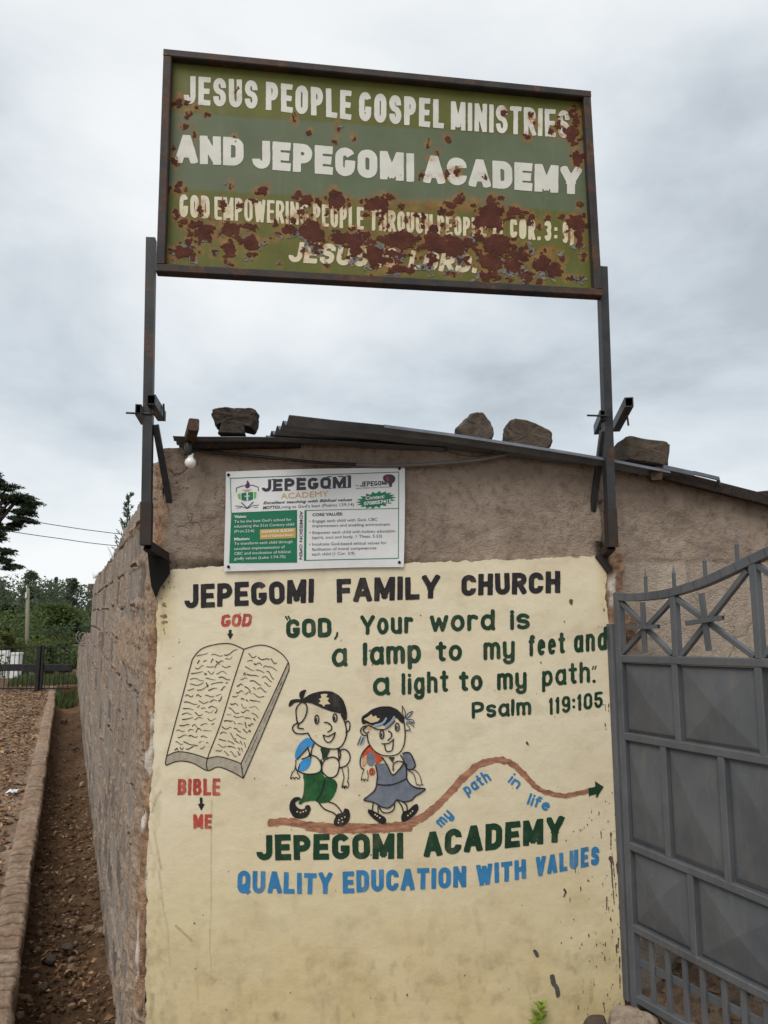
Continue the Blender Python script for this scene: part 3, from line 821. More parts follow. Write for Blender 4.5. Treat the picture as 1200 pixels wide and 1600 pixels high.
def trench_z(t, o):
    base = -.36 + .18 * sstep(7, 14, t)
    return base + .10 * fbm(t * 2.2, o * 3, 31) + .07 * fbm(t * 9, o * 9, 32) + .03 * fbm(t * 30, o * 30, 33) + .09 * sstep(.30, .44, o) + .05 * sstep(.12, .0, o)
tt = np.concatenate([np.linspace(-3, 4, 260), np.linspace(4.05, 14.5, 150)]); oo = np.linspace(-.08, .47, 32)
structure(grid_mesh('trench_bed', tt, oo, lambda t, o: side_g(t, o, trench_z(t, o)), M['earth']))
# the yard in front of the painted wall, with the bank it drops to the trench
def yard_fn(a, t):
    o = -a
    k = np.maximum(-t, 0)
    z = -.085 + .03 * fbm(a * 3, t * 3, 41) + .02 * fbm(a * 14, t * 14, 42)
    z = np.where(a < .02, -.5, z)
    return side_g(t, o, z)
aa = np.concatenate([[0.0, .021], np.linspace(.08, 1.6, 24), np.linspace(1.8, 9, 18)])
tt = np.concatenate([np.linspace(-8, -1.6, 16), np.linspace(-1.5, 1.3, 60)])
structure(grid_mesh('yard', aa, tt, yard_fn, M['lane'], flip=True))

# ================================================================== block wall along the lane
bw = thing('block_wall', side_pt(0, -.3), 'long rough wall of combed concrete blocks running along the trench', 'wall')
def side_tz(px, py):
    p = SIDE.p(px, py); return (p - S0) @ SD, p[2]
smear_a = [side_tz(*q) for q in ((188, 978), (246, 972), (244, 1030), (190, 1036))]
def top_z(t):
    b = np.interp(t, [0, .3, .63, 1.28, 2.8, 3.7, 5.5, 6.46, 7.6, 8.4], [2.26, 2.22, 2.165, 2.155, 2.085, 2.05, 2.06, 2.05, 2.0, 1.97])
    return b + .05 * fbm(t * 4, t * 0, 51) + .03 * fbm(t * 17, t * 0, 52)
def low_top(t): return np.interp(t, [7.5, 11.6, 18], [1.34, 1.23, .74]) + .02 * fbm(t * 5, t * 0, 53)
CH = .205
def wall_masks(t, z):
    zc = z + .03 * fbm(t * 1.1, z * .4, 61) + .03 * fbm(t * 5, z * 6, 62) + .014 * fbm(t * 16, z * 16, 60)
    row = np.floor(zc / CH); fz = (zc / CH) - row
    tt_ = (t + .225 * (row % 2)) / .45; col = np.floor(tt_); ft = tt_ - col
    jz = np.minimum(fz, 1 - fz) * CH; jt = np.minimum(ft, 1 - ft) * .45
    open_ = vnoise(t * 2.3, z * 3.1, 63)
    joint = (1 - sstep(.003, .011, jz)) * sstep(.38, .52, open_)
    jv = (1 - sstep(.003, .012, jt)) * sstep(.58, .70, vnoise(t * 3.1, z * 2.2, 64))
    joint = np.maximum(joint, jv)
    # mortar squeezed over joints and down the corner
    sm = (1 - sstep(.012, .05, jt)) * sstep(.50, .60, vnoise(t * 1.9, z * 1.4, 65))
    sm = np.maximum(sm, (1 - sstep(.008, .03, jz)) * sstep(.55, .65, vnoise(t * 2.1, z * 2.0, 66)))
    corner = 1 - sstep(.10, .26, t + .12 * fbm(t * 3, z * 4, 67) + .05 * fbm(t * 14, z * 14, 68))
    (ta, za), (tb, zb), (tc_, zc_), (td, zd) = smear_a
    ed = .06 * fbm(t * 7, z * 7, 69)
    patch = sstep(-.01, .03, np.minimum(np.minimum(t - min(tb, .2), max(ta, td) - t), np.minimum(z - min(zc_, zd), max(za, zb) - z)) + ed)
    sm = np.clip(np.maximum(np.maximum(sm, corner), patch), 0, 1)
    dark = (_hash(row, col, 7) > .80) * sstep(.02, .05, jt) * sstep(.01, .03, jz) * (1 - sm)
    tone = _hash(row, col, 19) ** 1.5 * sstep(.0, .02, jt) * sstep(.0, .012, jz) * (1 - sm)
    return joint * (1 - .7 * np.maximum(corner, patch)), sm, dark, tone
def disp(t, z):
    j, sm, dk, cr = wall_masks(t, z)
    comb = fbm(t * 30, z * 3, 71) * .010 + fbm(t * 70, z * 6, 72) * .008
    lump = fbm(t * 9, z * 9, 73) * .016 + fbm(t * 40, z * 40, 74, 3, .6) * .020
    return .01 * fbm(t * 1.5, z * 1.5, 75) + comb * (1 - .8 * sm) + lump * (.25 + .9 * sm) + .010 * sm - .028 * j - .05 * sstep(.10, .0, t) * (t < .12)
def blockwall(name, tt, z0, ztop, nz, thick):
    vv = np.linspace(0, 1, nz)
    def zz(t, v): return z0 + (ztop(t) - z0) * v
    U, Vv = np.meshgrid(tt, vv); Z = zz(U, Vv)
    j, sm, dk, tn = wall_masks(U, Z)
    P = side_g(U, disp(U, Z), Z)
    nu, nv = len(tt), nz
    idx = np.arange(nu * nv).reshape(nv, nu)
    q = np.stack([idx[:-1, :-1], idx[1:, :-1], idx[1:, 1:], idx[:-1, 1:]], -1).reshape(-1, 4).tolist()
    top = P[-1]; back_t = side_g(tt, -thick + .02 * fbm(tt * 8, tt * 0, 76), top[:, 2] + .015 * fbm(tt * 11, tt * 0, 77)); back_b = side_g(tt, tt * 0 - thick, tt * 0 + z0)
    k = nu * nv; verts = np.concatenate([P.reshape(-1, 3), back_t, back_b])
    for i in range(nu - 1):
        q.append([int(idx[-1, i]), k + i, k + i + 1, int(idx[-1, i + 1])]); q.append([k + i, k + nu + i, k + nu + i + 1, k + i + 1])
    e = [int(idx[r, -1]) for r in range(nv)]
    q.append(e + [k + nu - 1, k + 2 * nu - 1])
    z = np.zeros(2 * nu)
    at = {'joint': np.concatenate([j.ravel(), z]), 'smear': np.concatenate([sm.ravel(), z + .3]), 'dark': np.concatenate([dk.ravel(), z]), 'tone': np.concatenate([tn.ravel(), z])}
    return mesh_obj(name, verts, q, M['block'], bw, False, attrs=at)
blockwall('wall', np.concatenate([np.linspace(0, 2.2, 150), np.linspace(2.22, 4, 70), np.linspace(4.05, 7.9, 70)]), -.5, top_z, 190, .17)
blockwall('low_wall', np.linspace(7.9, 18, 120), -.5, low_top, 70, .16)

# ================================================================== the church building
CB = thing('church_building', wall_pt(-1, 0), 'small church hall with brown rendered front wall, cream painted mural and tin roof', 'building')
PANEL = smooth([(258, 893), (300, 888), (350, 885), (480, 886), (632, 880), (800, 874), (915, 870), (938, 873), (947, 890), (946, 930), (949, 960), (955, 1000), (958, 1060), (961, 1120), (964, 1250), (970, 1400), (976, 1550), (979, 1620), (980, 1641), (970, 1643), (600, 1643), (236, 1643), (227, 1641), (227, 1620), (228.5, 1500), (232, 1300), (239, 1180), (242, 1080), (245, 1000), (246, 950), (249, 905)], True, 3)
def wtop(s): return np.interp(s, [-2.01, -1.6, -.7, .568, .822, 3.2], [2.30, 2.335, 2.365, 2.21, 2.14, 1.52])
def fw_masks(s, z):
    n = .05 * fbm(s * 6, z * 6, 81) + .02 * fbm(s * 22, z * 22, 82)
    sm = sstep(.0, .02, np.minimum(s - .035, 1.85 - z) + n)
    raw = sstep(-.01, .02, np.minimum(.055 - np.abs(s - .035), 1.88 - z) + n)
    raw = np.maximum(raw, sstep(-.01, .02, np.minimum(.05 - np.abs(s - .10), .09 - np.abs(z - 1.52)) + n))
    raw = np.maximum(raw, sstep(-.03, .03, -1.955 - s + n))
    wh = sstep(-.004, .008, np.minimum(.020 - np.abs(s - .022 - .02 * (1.7 - z)), .075 - np.abs(z - 1.705)) + .5 * n)
    wh = np.maximum(wh, sstep(0, .01, -1.94 - s + .4 * n) * sstep(.62, .72, vnoise(s * 30, z * 9, 83)) * (z < 1.2))
    st = sstep(0, .03, .035 - np.abs(s + .02 - .1 * (1.93 - z)) + n * .6) * sstep(1.78, 1.84, z) * (z < 1.93)
    return sm, raw, wh, st
def fw_disp(s, z):
    sm, raw, wh, st = fw_masks(s, z)
    rough = fbm(s * 8, z * 8, 84) * .022 + fbm(s * 24, z * 24, 85) * .012 + fbm(s * 60, z * 60, 86) * .005
    low = fbm(s * 2.2, z * 2.2, 87) * .02
    edge = -.07 * np.clip((-1.93 - s) / .075, 0, 1) ** 2
    gash = -.03 * (1 - sstep(.0, .02, np.abs(s - .0 + .03 * fbm(z * 6, z * 0, 88)))) * sstep(1.82, 1.9, z) * (z < 2.12)
    lower_coat = -.02 * sm
    dent = -.032 * sstep(.0, .05, np.minimum(np.minimum(s + 1.99, -.05 - s), 1.84 - z))      # render stops where the thick paint coat sits
    return (low + rough * (1 - .6 * sm) + raw * (fbm(s * 20, z * 20, 89) * .05 + .012)) * 1.0 + edge + gash + lower_coat * .5 + dent
ss = np.concatenate([np.linspace(-2.004, -1.9, 16), np.linspace(-1.892, -.12, 190), np.linspace(-.112, .2, 50), np.linspace(.21, 1.0, 80), np.linspace(1.05, 3.2, 30)])
vv = np.linspace(0, 1, 250)
fwz = lambda s, v: -.5 + (wtop(s) + .5) * v
grid_mesh('front_wall', ss, vv, lambda s, v: wall_g(s, fw_disp(s, fwz(s, v)), fwz(s, v)), M['plaster'], CB, True,
          {'smooth': lambda s, v: fw_masks(s, fwz(s, v))[0], 'raw': lambda s, v: fw_masks(s, fwz(s, v))[1],
           'white': lambda s, v: fw_masks(s, fwz(s, v))[2], 'stain': lambda s, v: fw_masks(s, fwz(s, v))[3]})
# body of the hall behind the front wall
mb = MB()
body = [wall_pt(-1.9, -.5, -.02), wall_pt(3.2, -.5, -.02), wall_pt(3.2, -.5, -3.2), wall_pt(-2.6, -.5, -3.2)]
tops = [wall_pt(-1.9, 2.2, -.02), wall_pt(3.2, 1.38, -.02), wall_pt(3.2, 1.38, -3.2), wall_pt(-2.6, 1.95, -3.2)]
mb.add(body + tops, [[1, 2, 6, 5], [2, 3, 7, 6], [3, 0, 4, 7]])
mb.obj('rear_wall', M['plaster'], CB)

# --- tin roof
def tin(name, front, depth, amp=.009, pitch=.076, slope=0.0, skew=0.0, th=.003, ncol=70):
    """front: (photo x, photo y, overhang); ribs run along the eave"""
    f = np.array(front, float)
    P = np.array([WALL.p(a, b, c) for a, b, c in f]); s = (P - W0) @ WD; z = P[:, 2]; oh = f[:, 2]
    u = np.linspace(0, 1, ncol); si = np.interp(u, np.linspace(0, 1, len(s)), s); zi = np.interp(u, np.linspace(0, 1, len(s)), z); oi = np.interp(u, np.linspace(0, 1, len(s)), oh)
    nv = int(depth / pitch * 10); v = np.linspace(0, depth, nv)
    Sg, Vg = np.meshgrid(np.arange(ncol), v)
    S = si[Sg] + skew * Vg * (1 - u[Sg]); O = oi[Sg] - Vg
    Z = zi[Sg] + slope * Vg + amp * (np.cos(Vg / pitch * 2 * pi) - 1) + .008 * fbm(S * 3, O * 3, 91) * (Vg > .01)
    top = wall_g(S, O, Z); bot = wall_g(S, O, Z - th)
    n = nv * ncol; idx = np.arange(n).reshape(nv, ncol)
    q = np.stack([idx[:-1, :-1], idx[:-1, 1:], idx[1:, 1:], idx[1:, :-1]], -1).reshape(-1, 4).tolist()
    q += [[b[3] + n, b[2] + n, b[1] + n, b[0] + n] for b in q]
    q += [[int(idx[0, i]), int(n + idx[0, i]), int(n + idx[0, i + 1]), int(idx[0, i + 1])] for i in range(ncol - 1)]
    for c in (0, ncol - 1): q += [[int(idx[i, c]), int(idx[i + 1, c]), int(n + idx[i + 1, c]), int(n + idx[i, c])] for i in range(nv - 1)]
    return mesh_obj(name, np.concatenate([top.reshape(-1, 3), bot.reshape(-1, 3)]), q, M['zinc'], CB, True)
tin('roof_sheet', [(270, 681, .10), (305, 682, .11), (380, 682, .11), (450, 683, .10), (560, 690, .06), (700, 700, .03)], 2.6, .006)
tin('roof_sheet', [(452, 648, .32), (520, 656, .28), (600, 664, .22), (700, 677, .15), (800, 692, .12), (935, 714, .11), (1048, 736, .10)], 2.4, .014, .085, -.012, -.30)
tin('roof_sheet', [(1030, 740, .05), (1090, 754, .05), (1130, 762, .05), (1215, 784, .05), (1500, 872, .05)], 2.4, .008, .076, .0)
lip = [(600, 664.5, .222), (700, 677.5, .152), (800, 692.5, .122), (870, 703.5, .117), (935, 714.5, .112), (1046, 736, .10)]
mb = MB(); P = [WALL.p(*q_) for q_ in lip]; vs = []
for p_ in P: vs += [p_ + WN * .002 + V(0, 0, .003), p_ + WN * .012 - V(0, 0, .012), p_ + WN * .010 - V(0, 0, .014)]
n_ = len(P); mb.add(vs, [[3 * i + k, 3 * i + k + 1, 3 * i + k + 4, 3 * i + k + 3] for i in range(n_ - 1) for k in range(2)]); mb.obj('sheet_edge', M['zinc'], CB)
# bent strip lifted off the eave at the right
mb = MB()
mb.bar(WALL.p(1036, 730, .10), WALL.p(1084, 740.5, .10), .012, .022, (0, 0, 1)); mb.bar(WALL.p(1083, 738.5, .10), WALL.p(1123, 748, .10), .010, .017, (0, 0, 1)); mb.bar(WALL.p(1121, 746, .10), WALL.p(1124, 757, .085), .010, .014, WN)
mb.obj('bent_flashing', M['zinc'], CB)
# boards under the eave
mb = MB(); mb.bar(WALL.p(1022, 737, .06), WALL.p(1222, 788, .06), .03, .052, (0, 0, 1)); mb.bar(WALL.p(1222.5, 788.2, .06), WALL.p(1500, 878, .06), .03, .052, (0, 0, 1))
mb.obj('fascia_board', M['darkwood'], CB)
mb = MB(); mb.bar(WALL.p(300, 695, .05), WALL.p(470, 692, .03), .05, .040, (0, 0, 1)); mb.obj('wall_plate', M['darkwood'], CB)
mb = MB(); mb.bar(WALL.p(303, 663, .24), WALL.p(292, 702, -.06), .042, .05, (0, 0, 1)); mb.obj('rafter', M['timber'], CB)
mb = MB(); mb.bar(WALL.p(1026, 742, .10), WALL.p(1020, 748, -.1), .05, .045, (0, 0, 1)); mb.obj('rafter', M['timber'], CB)

# ================================================================== the mural
pan = None
def runs_field(px, py):
    """soiling of the paint: splash near the ground, runs, rubs"""
    lowz = sstep(1330, 1640, py)
    d = lowz * (.30 + .9 * sstep(-.1, .25, fbm(px / 60, py / 60, 101))) * .32
    d = d + .28 * sstep(.04, .22, fbm(px / 22, py / 30, 102)) * (.25 + lowz)
    d = d + .5 * sstep(.16, .30, fbm(px / 12, py / 26, 103)) * lowz + .22 * sstep(.02, .25, fbm(px / 45, py / 30, 133))
    d = d + .35 * sstep(270, 245, px) * sstep(.0, .2, fbm(px / 8, py / 18, 104))
    for pts, w, k in ((((248, 1360), (256, 1425), (262, 1450), (265, 1510)), 3.0, .55), (((331, 1250), (330, 1400), (328, 1480), (331, 1520)), 1.6, .7), (((275, 1447), (300, 1470)), 3, .9), (((251, 1237), (243, 1250), (238, 1268)), 3.5, .9), (((241, 1300), (252, 1360)), 2.5, .7), (((238, 1555), (236, 1590)), 6, .8), (((308, 1500), (309, 1570)), 4, .4), (((372, 1545), (382, 1600)), 10, .35), (((675, 1440), (672, 1490)), 10, .3), (((742, 1420), (750, 1460)), 7, .3), (((505, 1480), (560, 1482)), 3, .3)):
        for a, b in zip(pts[:-1], pts[1:]):
            dx, dy = b[0] - a[0], b[1] - a[1]; l2 = dx * dx + dy * dy
            t = np.clip(((px - a[0]) * dx + (py - a[1]) * dy) / l2, 0, 1)
            r = np.hypot(px - a[0] - t * dx, py - a[1] - t * dy)
            d = np.maximum(d, k * sstep(w, w * .3, r))
    d = d + .5 * sstep(60, 20, np.hypot((px - 520) / 1.6, (py - 1520))) * sstep(-.1, .15, fbm(px / 14, py / 14, 105)) * .5
    return np.clip(d, 0, 1)
def yellow_field(px, py):
    y = sstep(1150, 1600, py) * .85 + .8 * sstep(285, 255, px) * sstep(1040, 960, py) + .6 * sstep(925, 945, px) * sstep(1000, 940, py)
    return np.clip(y + .5 * fbm(px / 50, py / 50, 106), 0, 1)
fld = Field(212, 858, 992, 1646, 2.0); fld.poly(PANEL); fld.rough(3.2, 11, 107); fld.F += 1.6 * fbm(fld.X / 3.5, fld.Y / 3.5, 108, 2)
fld.F[(fld.Y < 1600) & (fld.X > 300) & (fld.X < 920) & (fld.Y > 900)] = 9
sh = Sheet(WALL, .016); sh.put(fld, thick=.03, merge=False)
pan = sh.obj('painted_panel', [M['cream']], CB, {'dirt': runs_field, 'yellow': yellow_field})

def lettering(words, mat, off=.0178, step=1.0, rough=.35, rs=5, name='lettering', parent=None, plane=None, attrs=None, label=None):
    xs = [q for w in words for q in (w[1][0], w[2][0])]; ys = [q for w in words for q in (w[1][1], w[2][1])]
    hm = max(max(w[3], w[4]) for w in words)
    f = Field(min(xs) - 14, min(ys) - hm - 12, max(xs) + 14, max(ys) + hm * .45 + 10, step)
    for w in words:
        kw = w[6] if len(w) > 6 else {}
        word(f, w[0], w[1], w[2], w[3], w[4], w[5], **kw)
    if rough: f.rough(rough, rs, int(xs[0]))
    s = Sheet(plane or WALL, off); s.put(f)
    o = s.obj(name, [mat], parent or pan, attrs)
    return o
B = dict(jit=.5)
lettering([('JEPEGOMI', (288, 951), (490.5, 941.5), 37, 37, 8.4, B), ('FAMILY', (526, 941.5), (687, 935), 37.5, 36, 8.6, B), ('CHURCH', (721, 931.5), (875.5, 926), 33, 34, 8.4, B)], M['black'])
lettering([('GOD', (344.5, 979.5), (392, 978.5), 19.5, 20, 4.6, dict(shear=.14))], M['red'], rough=.8, rs=3)
lettering([('BIBLE', (277.5, 1242), (344, 1243), 25, 27, 5.2, dict(shear=.02))], M['red'], rough=.8, rs=3)
lettering([('ME', (302, 1294.5), (331, 1295), 22.5, 22.5, 4.8)], M['red'], rough=.8, rs=3)
R = dict(rnd=True)
lettering([('GOD', (447, 997), (518, 995.5), 29, 31, 7.0, R), ('Your', (563, 992.5), (646, 989.5), 31, 30, 6.2, dict(rnd=True, xh=.84)), ('word', (671.5, 988.5), (773, 984.5), 35, 33, 6.3, dict(rnd=True, xh=.72)), ('is', (797, 984.5), (828, 983), 32, 32, 6.3, dict(rnd=True, xh=.74))], M['dkgreen'], rough=.6)
lettering([('a', (518.5, 1043), (542, 1041), 39, 39, 6.3, dict(rnd=True, xh=.70)), ('lamp', (567, 1040), (658, 1036), 36, 36, 6.8, dict(rnd=True, xh=.76)), ('to', (681, 1034), (722, 1032), 31, 31, 6.3, dict(rnd=True, xh=.77)), ('my', (755.5, 1031.5), (804.5, 1028.5), 34, 34, 6, dict(rnd=True, xh=.77)), ('feet', (826, 1026), (883, 1021), 34, 33, 5.6, dict(rnd=True, xh=.72)), ('and', (896.5, 1020.5), (948.5, 1015.5), 36, 37, 5.8, dict(rnd=True, xh=.72))], M['dkgreen'], rough=.6)
lettering([('a', (582.5, 1088), (608, 1086), 37, 37, 6.4, dict(rnd=True, xh=.72)), ('light', (627.5, 1086), (701, 1081), 34, 34, 5.8, dict(rnd=True, xh=.72)), ('to', (717.5, 1080.5), (754, 1079), 31, 31, 6, dict(rnd=True, xh=.76)), ('my', (776.5, 1078.5), (823, 1075.5), 33, 33, 5.8, dict(rnd=True, xh=.75)), ('path', (847, 1073), (922, 1066.5), 32, 34, 5.4, dict(rnd=True, xh=.72))], M['dkgreen'], rough=.6)
lettering([('Psalm', (737, 1123), (830, 1117), 26, 27, 5.2, dict(rnd=True, xh=.74)), ('119:105', (857, 1117.5), (942, 1105), 27, 25, 4.6, dict(rnd=True, gap=3))], M['dkgreen'], rough=.6)
lettering([('JEPEGOMI', (400.5, 1344.5), (630, 1341.5), 39.5, 40.5, 9.8, B), ('ACADEMY', (662, 1340), (881, 1315), 40, 41, 10, B)], M['dkgreen'])
lettering([('QUALITY', (371, 1396), (519, 1397), 35.5, 33, 7.4, B), ('EDUCATION', (535.5, 1396), (728.5, 1386.5), 34.5, 33, 7.6, B), ('WITH', (744.5, 1384.5), (822, 1373), 33, 31, 7.2, B), ('VALUES', (837, 1370), (936.5, 1350.5), 30, 30, 6.8, B)], M['blue'])
def rot(bl, br):
    d = V(*br) - V(*bl); d /= np.linalg.norm(d); return (d[1], -d[0])
ws = []
for tx, bl, br, h, xh in (('my', (690, 1294), (709, 1274.5), 19, .68), ('path', (730, 1243.5), (768.5, 1219), 19.5, .66), ('in', (792.5, 1222), (808, 1233.5), 19, .58), ('life', (822.5, 1256.5), (856.5, 1268.5), 19, .66)):
    ws.append((tx, bl, br, h, h, 3.6, dict(rnd=True, xh=xh, up=rot(bl, br))))
lettering(ws, M['blue'], rough=.4, rs=4)
# quotation marks, comma, stops
for grp in (((((446.5, 963.5), (449, 968)), 2.6),), ((((450.5, 963), (453, 967.5)), 2.6),), ((((527, 989), (526.5, 993), (523.5, 998)), 3.2),), ((((928, 1064.3), (928.5, 1064.5)), 5),), ((((927.5, 1041), (925.5, 1046)), 2),), ((((931.5, 1040.5), (929.5, 1045.5)), 2),)):
    (p, w), = grp
    f = Field(p[0][0] - 10, p[0][1] - 10, p[0][0] + 10, p[0][1] + 14, .75); f.stroke(p, w); s = Sheet(WALL, .0178); s.put(f); s.obj('punctuation', [M['dkgreen']], pan)

# --- arrows
f = Field(300, 975, 370, 1275, 1.0)
f.poly([(357.2, 984), (362, 984), (361.7, 990), (364.8, 990), (359.6, 999.5), (354.8, 990), (357.4, 990)])
s = Sheet(WALL, .0178); s.put(f); s.obj('arrow_drawing', [M['black']], pan); f = Field(300, 1235, 330, 1275, 1.0)
f.poly([(312, 1246), (316.3, 1246), (316.6, 1256), (320, 1256), (314.5, 1267), (309, 1256), (312.4, 1256)])
s = Sheet(WALL, .0178); s.put(f); s.obj('arrow_drawing', [M['black']], pan)
Z6 = lambda x, y: (640 + x / 3.529, 1160 + y / 3.529)
f = Field(910, 1215, 950, 1252, 1.0); f.poly([Z6(*q) for q in ((985, 252), (1025, 245), (1022, 213), (1070, 245), (1032, 308), (1028, 285), (988, 296))]); f.rough(.5, 5, 3)
s = Sheet(WALL, .0184); s.put(f); s.obj('arrow_drawing', [M['dkgreen']], pan)
# --- the path
f = Field(410, 1178, 935, 1312, 1.0)
pa = smooth([(424, 1286), (450, 1284), (480, 1289), (520, 1292), (560, 1293), (600, 1292), (636, 1288), (664, 1275)], False, 4)
pb = smooth([(664, 1275), (685, 1257), (705, 1236), (727, 1212), (747, 1196), (766, 1189), (785, 1188), (802, 1195), (820, 1212), (838, 1230), (860, 1240), (885, 1243), (908, 1238), (920, 1235)], False, 4)
f.stroke(pa, 12, w2=13); f.stroke(pb, 12, w2=7); f.stroke([(480, 1293), (510, 1299), (580, 1297), (640, 1295)], 9)
f.rough(2.0, 6, 5); s = Sheet(WALL, .0173); s.put(f); s.obj('path_drawing', [M['brown']], pan)

# --- open book
Z2 = lambda x, y: (230 + x / 3.243, 870 + y / 3.243)
def Z2s(*p): return [Z2(*q) for q in p]
f0 = Field(255, 1000, 460, 1225, 1.0)
f0.poly(Z2s((708, 545), (717, 575), (487, 1120), (475, 1048))); f0.poly(np.concatenate([smooth(Z2s((98, 1010), (150, 988), (220, 995), (305, 1022)), False), smooth(Z2s((305, 1083), (230, 1045), (160, 1035), (98, 1055)), False)]))
f0.poly(np.concatenate([smooth(Z2s((305, 1022), (360, 1012), (430, 1030), (475, 1048)), False), smooth(Z2s((487, 1122), (430, 1090), (360, 1065), (305, 1083)), False)]))
f0.rough(.8, 4, 6)
f1 = Field(255, 1000, 460, 1225, .75)
for p in (((228, 520), (270, 470), (340, 445), (420, 440), (490, 468)), ((490, 468), (560, 448), (620, 455), (680, 490), (715, 535), (718, 575)), ((490, 468), (440, 620), (370, 850), (305, 1022), (305, 1083)),
          ((228, 520), (180, 700), (98, 1010), (98, 1057)), ((98, 1010), (150, 988), (220, 995), (305, 1022)), ((305, 1022), (360, 1012), (430, 1030), (475, 1048)), ((98, 1055), (160, 1035), (230, 1045), (305, 1083), (360, 1065), (430, 1090), (487, 1122)),
          ((475, 1048), (487, 1122)), ((712, 540), (620, 740), (475, 1048)), ((718, 575), (600, 860), (487, 1122))):
    f1.stroke(smooth(Z2s(*p), False, 6), 1.5)
rg = random.Random(12)
def page(TL, TR, BR, BL, rows, lean):
    TL, TR, BR, BL = map(lambda q: V(*q), (TL, TR, BR, BL))
    for r in range(rows):
        v = (r + .5) / rows; a = TL + (BL - TL) * v; b = TR + (BR - TR) * v; u = rg.uniform(0, .1)
        while u < .93:
            l = rg.uniform(.05, .35); l = min(l, .97 - u)
            ph = rg.uniform(0, 6); am = rg.uniform(1, 9); sl = rg.uniform(-14, 14) + lean * u * 20
            pts = [Z2(*(a + (b - a) * (u + l * k / 6) + V(0, am * sin(ph + k * .9) + sl * (k / 6)))) for k in range(7)]
            f1.stroke(pts, rg.uniform(.9, 1.7), w2=rg.uniform(.5, 1.2))
            u += l + rg.uniform(.02, .10)
page((245, 490), (470, 475), (300, 985), (120, 985), 17, -.3); page((510, 480), (690, 520), (470, 1010), (330, 1000), 17, .9)
for k in range(40):                                  # hatching on the page edges
    u = rg.random(); a = V(708, 560) + (V(482, 1060) - V(708, 560)) * u; f1.stroke([Z2(*(a + V(2, 14))), Z2(*(a + V(-9, 34)))], .5)
s = Sheet(WALL, .0173); s.put(f0, 0); s.put(f1, 1, .0009); s.obj('book_drawing', [M['bookgrey'], M['black']], pan)

# --- the two walking children
Z4 = lambda x, y: (430 + x / 4.8, 1060 + y / 4.8)
def Z4s(p): return [Z4(*q) for q in p]
class Drawing:
    def __init__(s, box): s.box = box; s.sh = Sheet(WALL, .0178); s.mats = []; s.k = 0
    def m(s, mat):
        if mat not in s.mats: s.mats.append(mat)
        return s.mats.index(mat)
    def fill(s, mat, polys, sm=True, rough=.4):
        f = Field(*s.box, .75)
        for p in polys: f.poly(smooth(Z4s(p), True, 5) if sm else Z4s(p))
        if rough: f.rough(rough, 4, 11 + s.k)
        s.k += 1; s.sh.put(f, s.m(mat), s.k * .0003)
    def lines(s, mat, strokes, w=2.0):
        f = Field(*s.box, .75)
        for p in strokes:
            ww = w
            if isinstance(p, tuple) and isinstance(p[0], (int, float)): ww, p = p
            f.stroke(smooth(Z4s(p), False, 5) if len(p) > 2 else Z4s(p), ww)
        f.rough(.25, 4, 5); s.k += 1; s.sh.put(f, s.m(mat), s.k * .0003)
    def obj(s, name): return s.sh.obj(name, s.mats, pan)
def ell(cx, cy, rx, ry, n=14): return [(cx + rx * cos(2 * pi * k / n), cy + ry * sin(2 * pi * k / n)) for k in range(n + 1)]
d = Drawing((446, 1072, 552, 1296))
d.fill(M['sky'], [[(245, 445), (290, 480), (288, 515), (255, 515), (215, 540), (168, 605), (148, 590), (155, 540), (190, 480)], [(205, 613), (240, 602), (268, 595), (265, 640), (235, 685), (190, 695), (170, 680), (182, 640)]])
d.fill(M['green'], [[(212, 715), (270, 722), (335, 700), (347, 692), (370, 738), (420, 748), (455, 770), (465, 810), (445, 870), (400, 925), (330, 935), (300, 918), (250, 922), (215, 930), (190, 945), (175, 930), (205, 885), (217, 800)]])
d.fill(M['dkgreen'], [[(342, 522), (410, 526), (392, 575), (358, 612), (350, 570)]], rough=.3)
d.fill(M['black'], [[(205, 160), (250, 125), (320, 100), (400, 95), (460, 115), (505, 155), (530, 215), (540, 280), (530, 315), (508, 290), (490, 265), (430, 250), (350, 222), (270, 187), (205, 178)], [(205, 162), (160, 155), (115, 165), (100, 210), (122, 204), (148, 182), (205, 176)], [(188, 150), (180, 120), (195, 95), (232, 85), (222, 115), (205, 158)],
  [(180, 890), (140, 895), (112, 930), (108, 985), (140, 1040), (190, 1052), (240, 1035), (266, 985), (252, 950), (226, 958), (222, 975), (190, 980), (160, 960), (150, 930), (192, 908)],
  [(465, 1020), (508, 1005), (520, 975), (550, 985), (562, 1030), (545, 1080), (500, 1108), (450, 1104), (440, 1070)]])
d.fill(M['creampaint'], [[(340, 120), (370, 115), (398, 118), (382, 138), (405, 150), (390, 165), (412, 192), (377, 195), (365, 214), (350, 196), (325, 185), (342, 170), (327, 155), (347, 145)]], sm=False)
d.fill(M['creampaint'], [ell(x, y, 6, 6, 8) for x, y in ((165, 1000), (190, 1006), (210, 1000), (230, 992), (478, 1062), (500, 1050), (522, 1040), (474, 1082), (505, 1075))], rough=0)
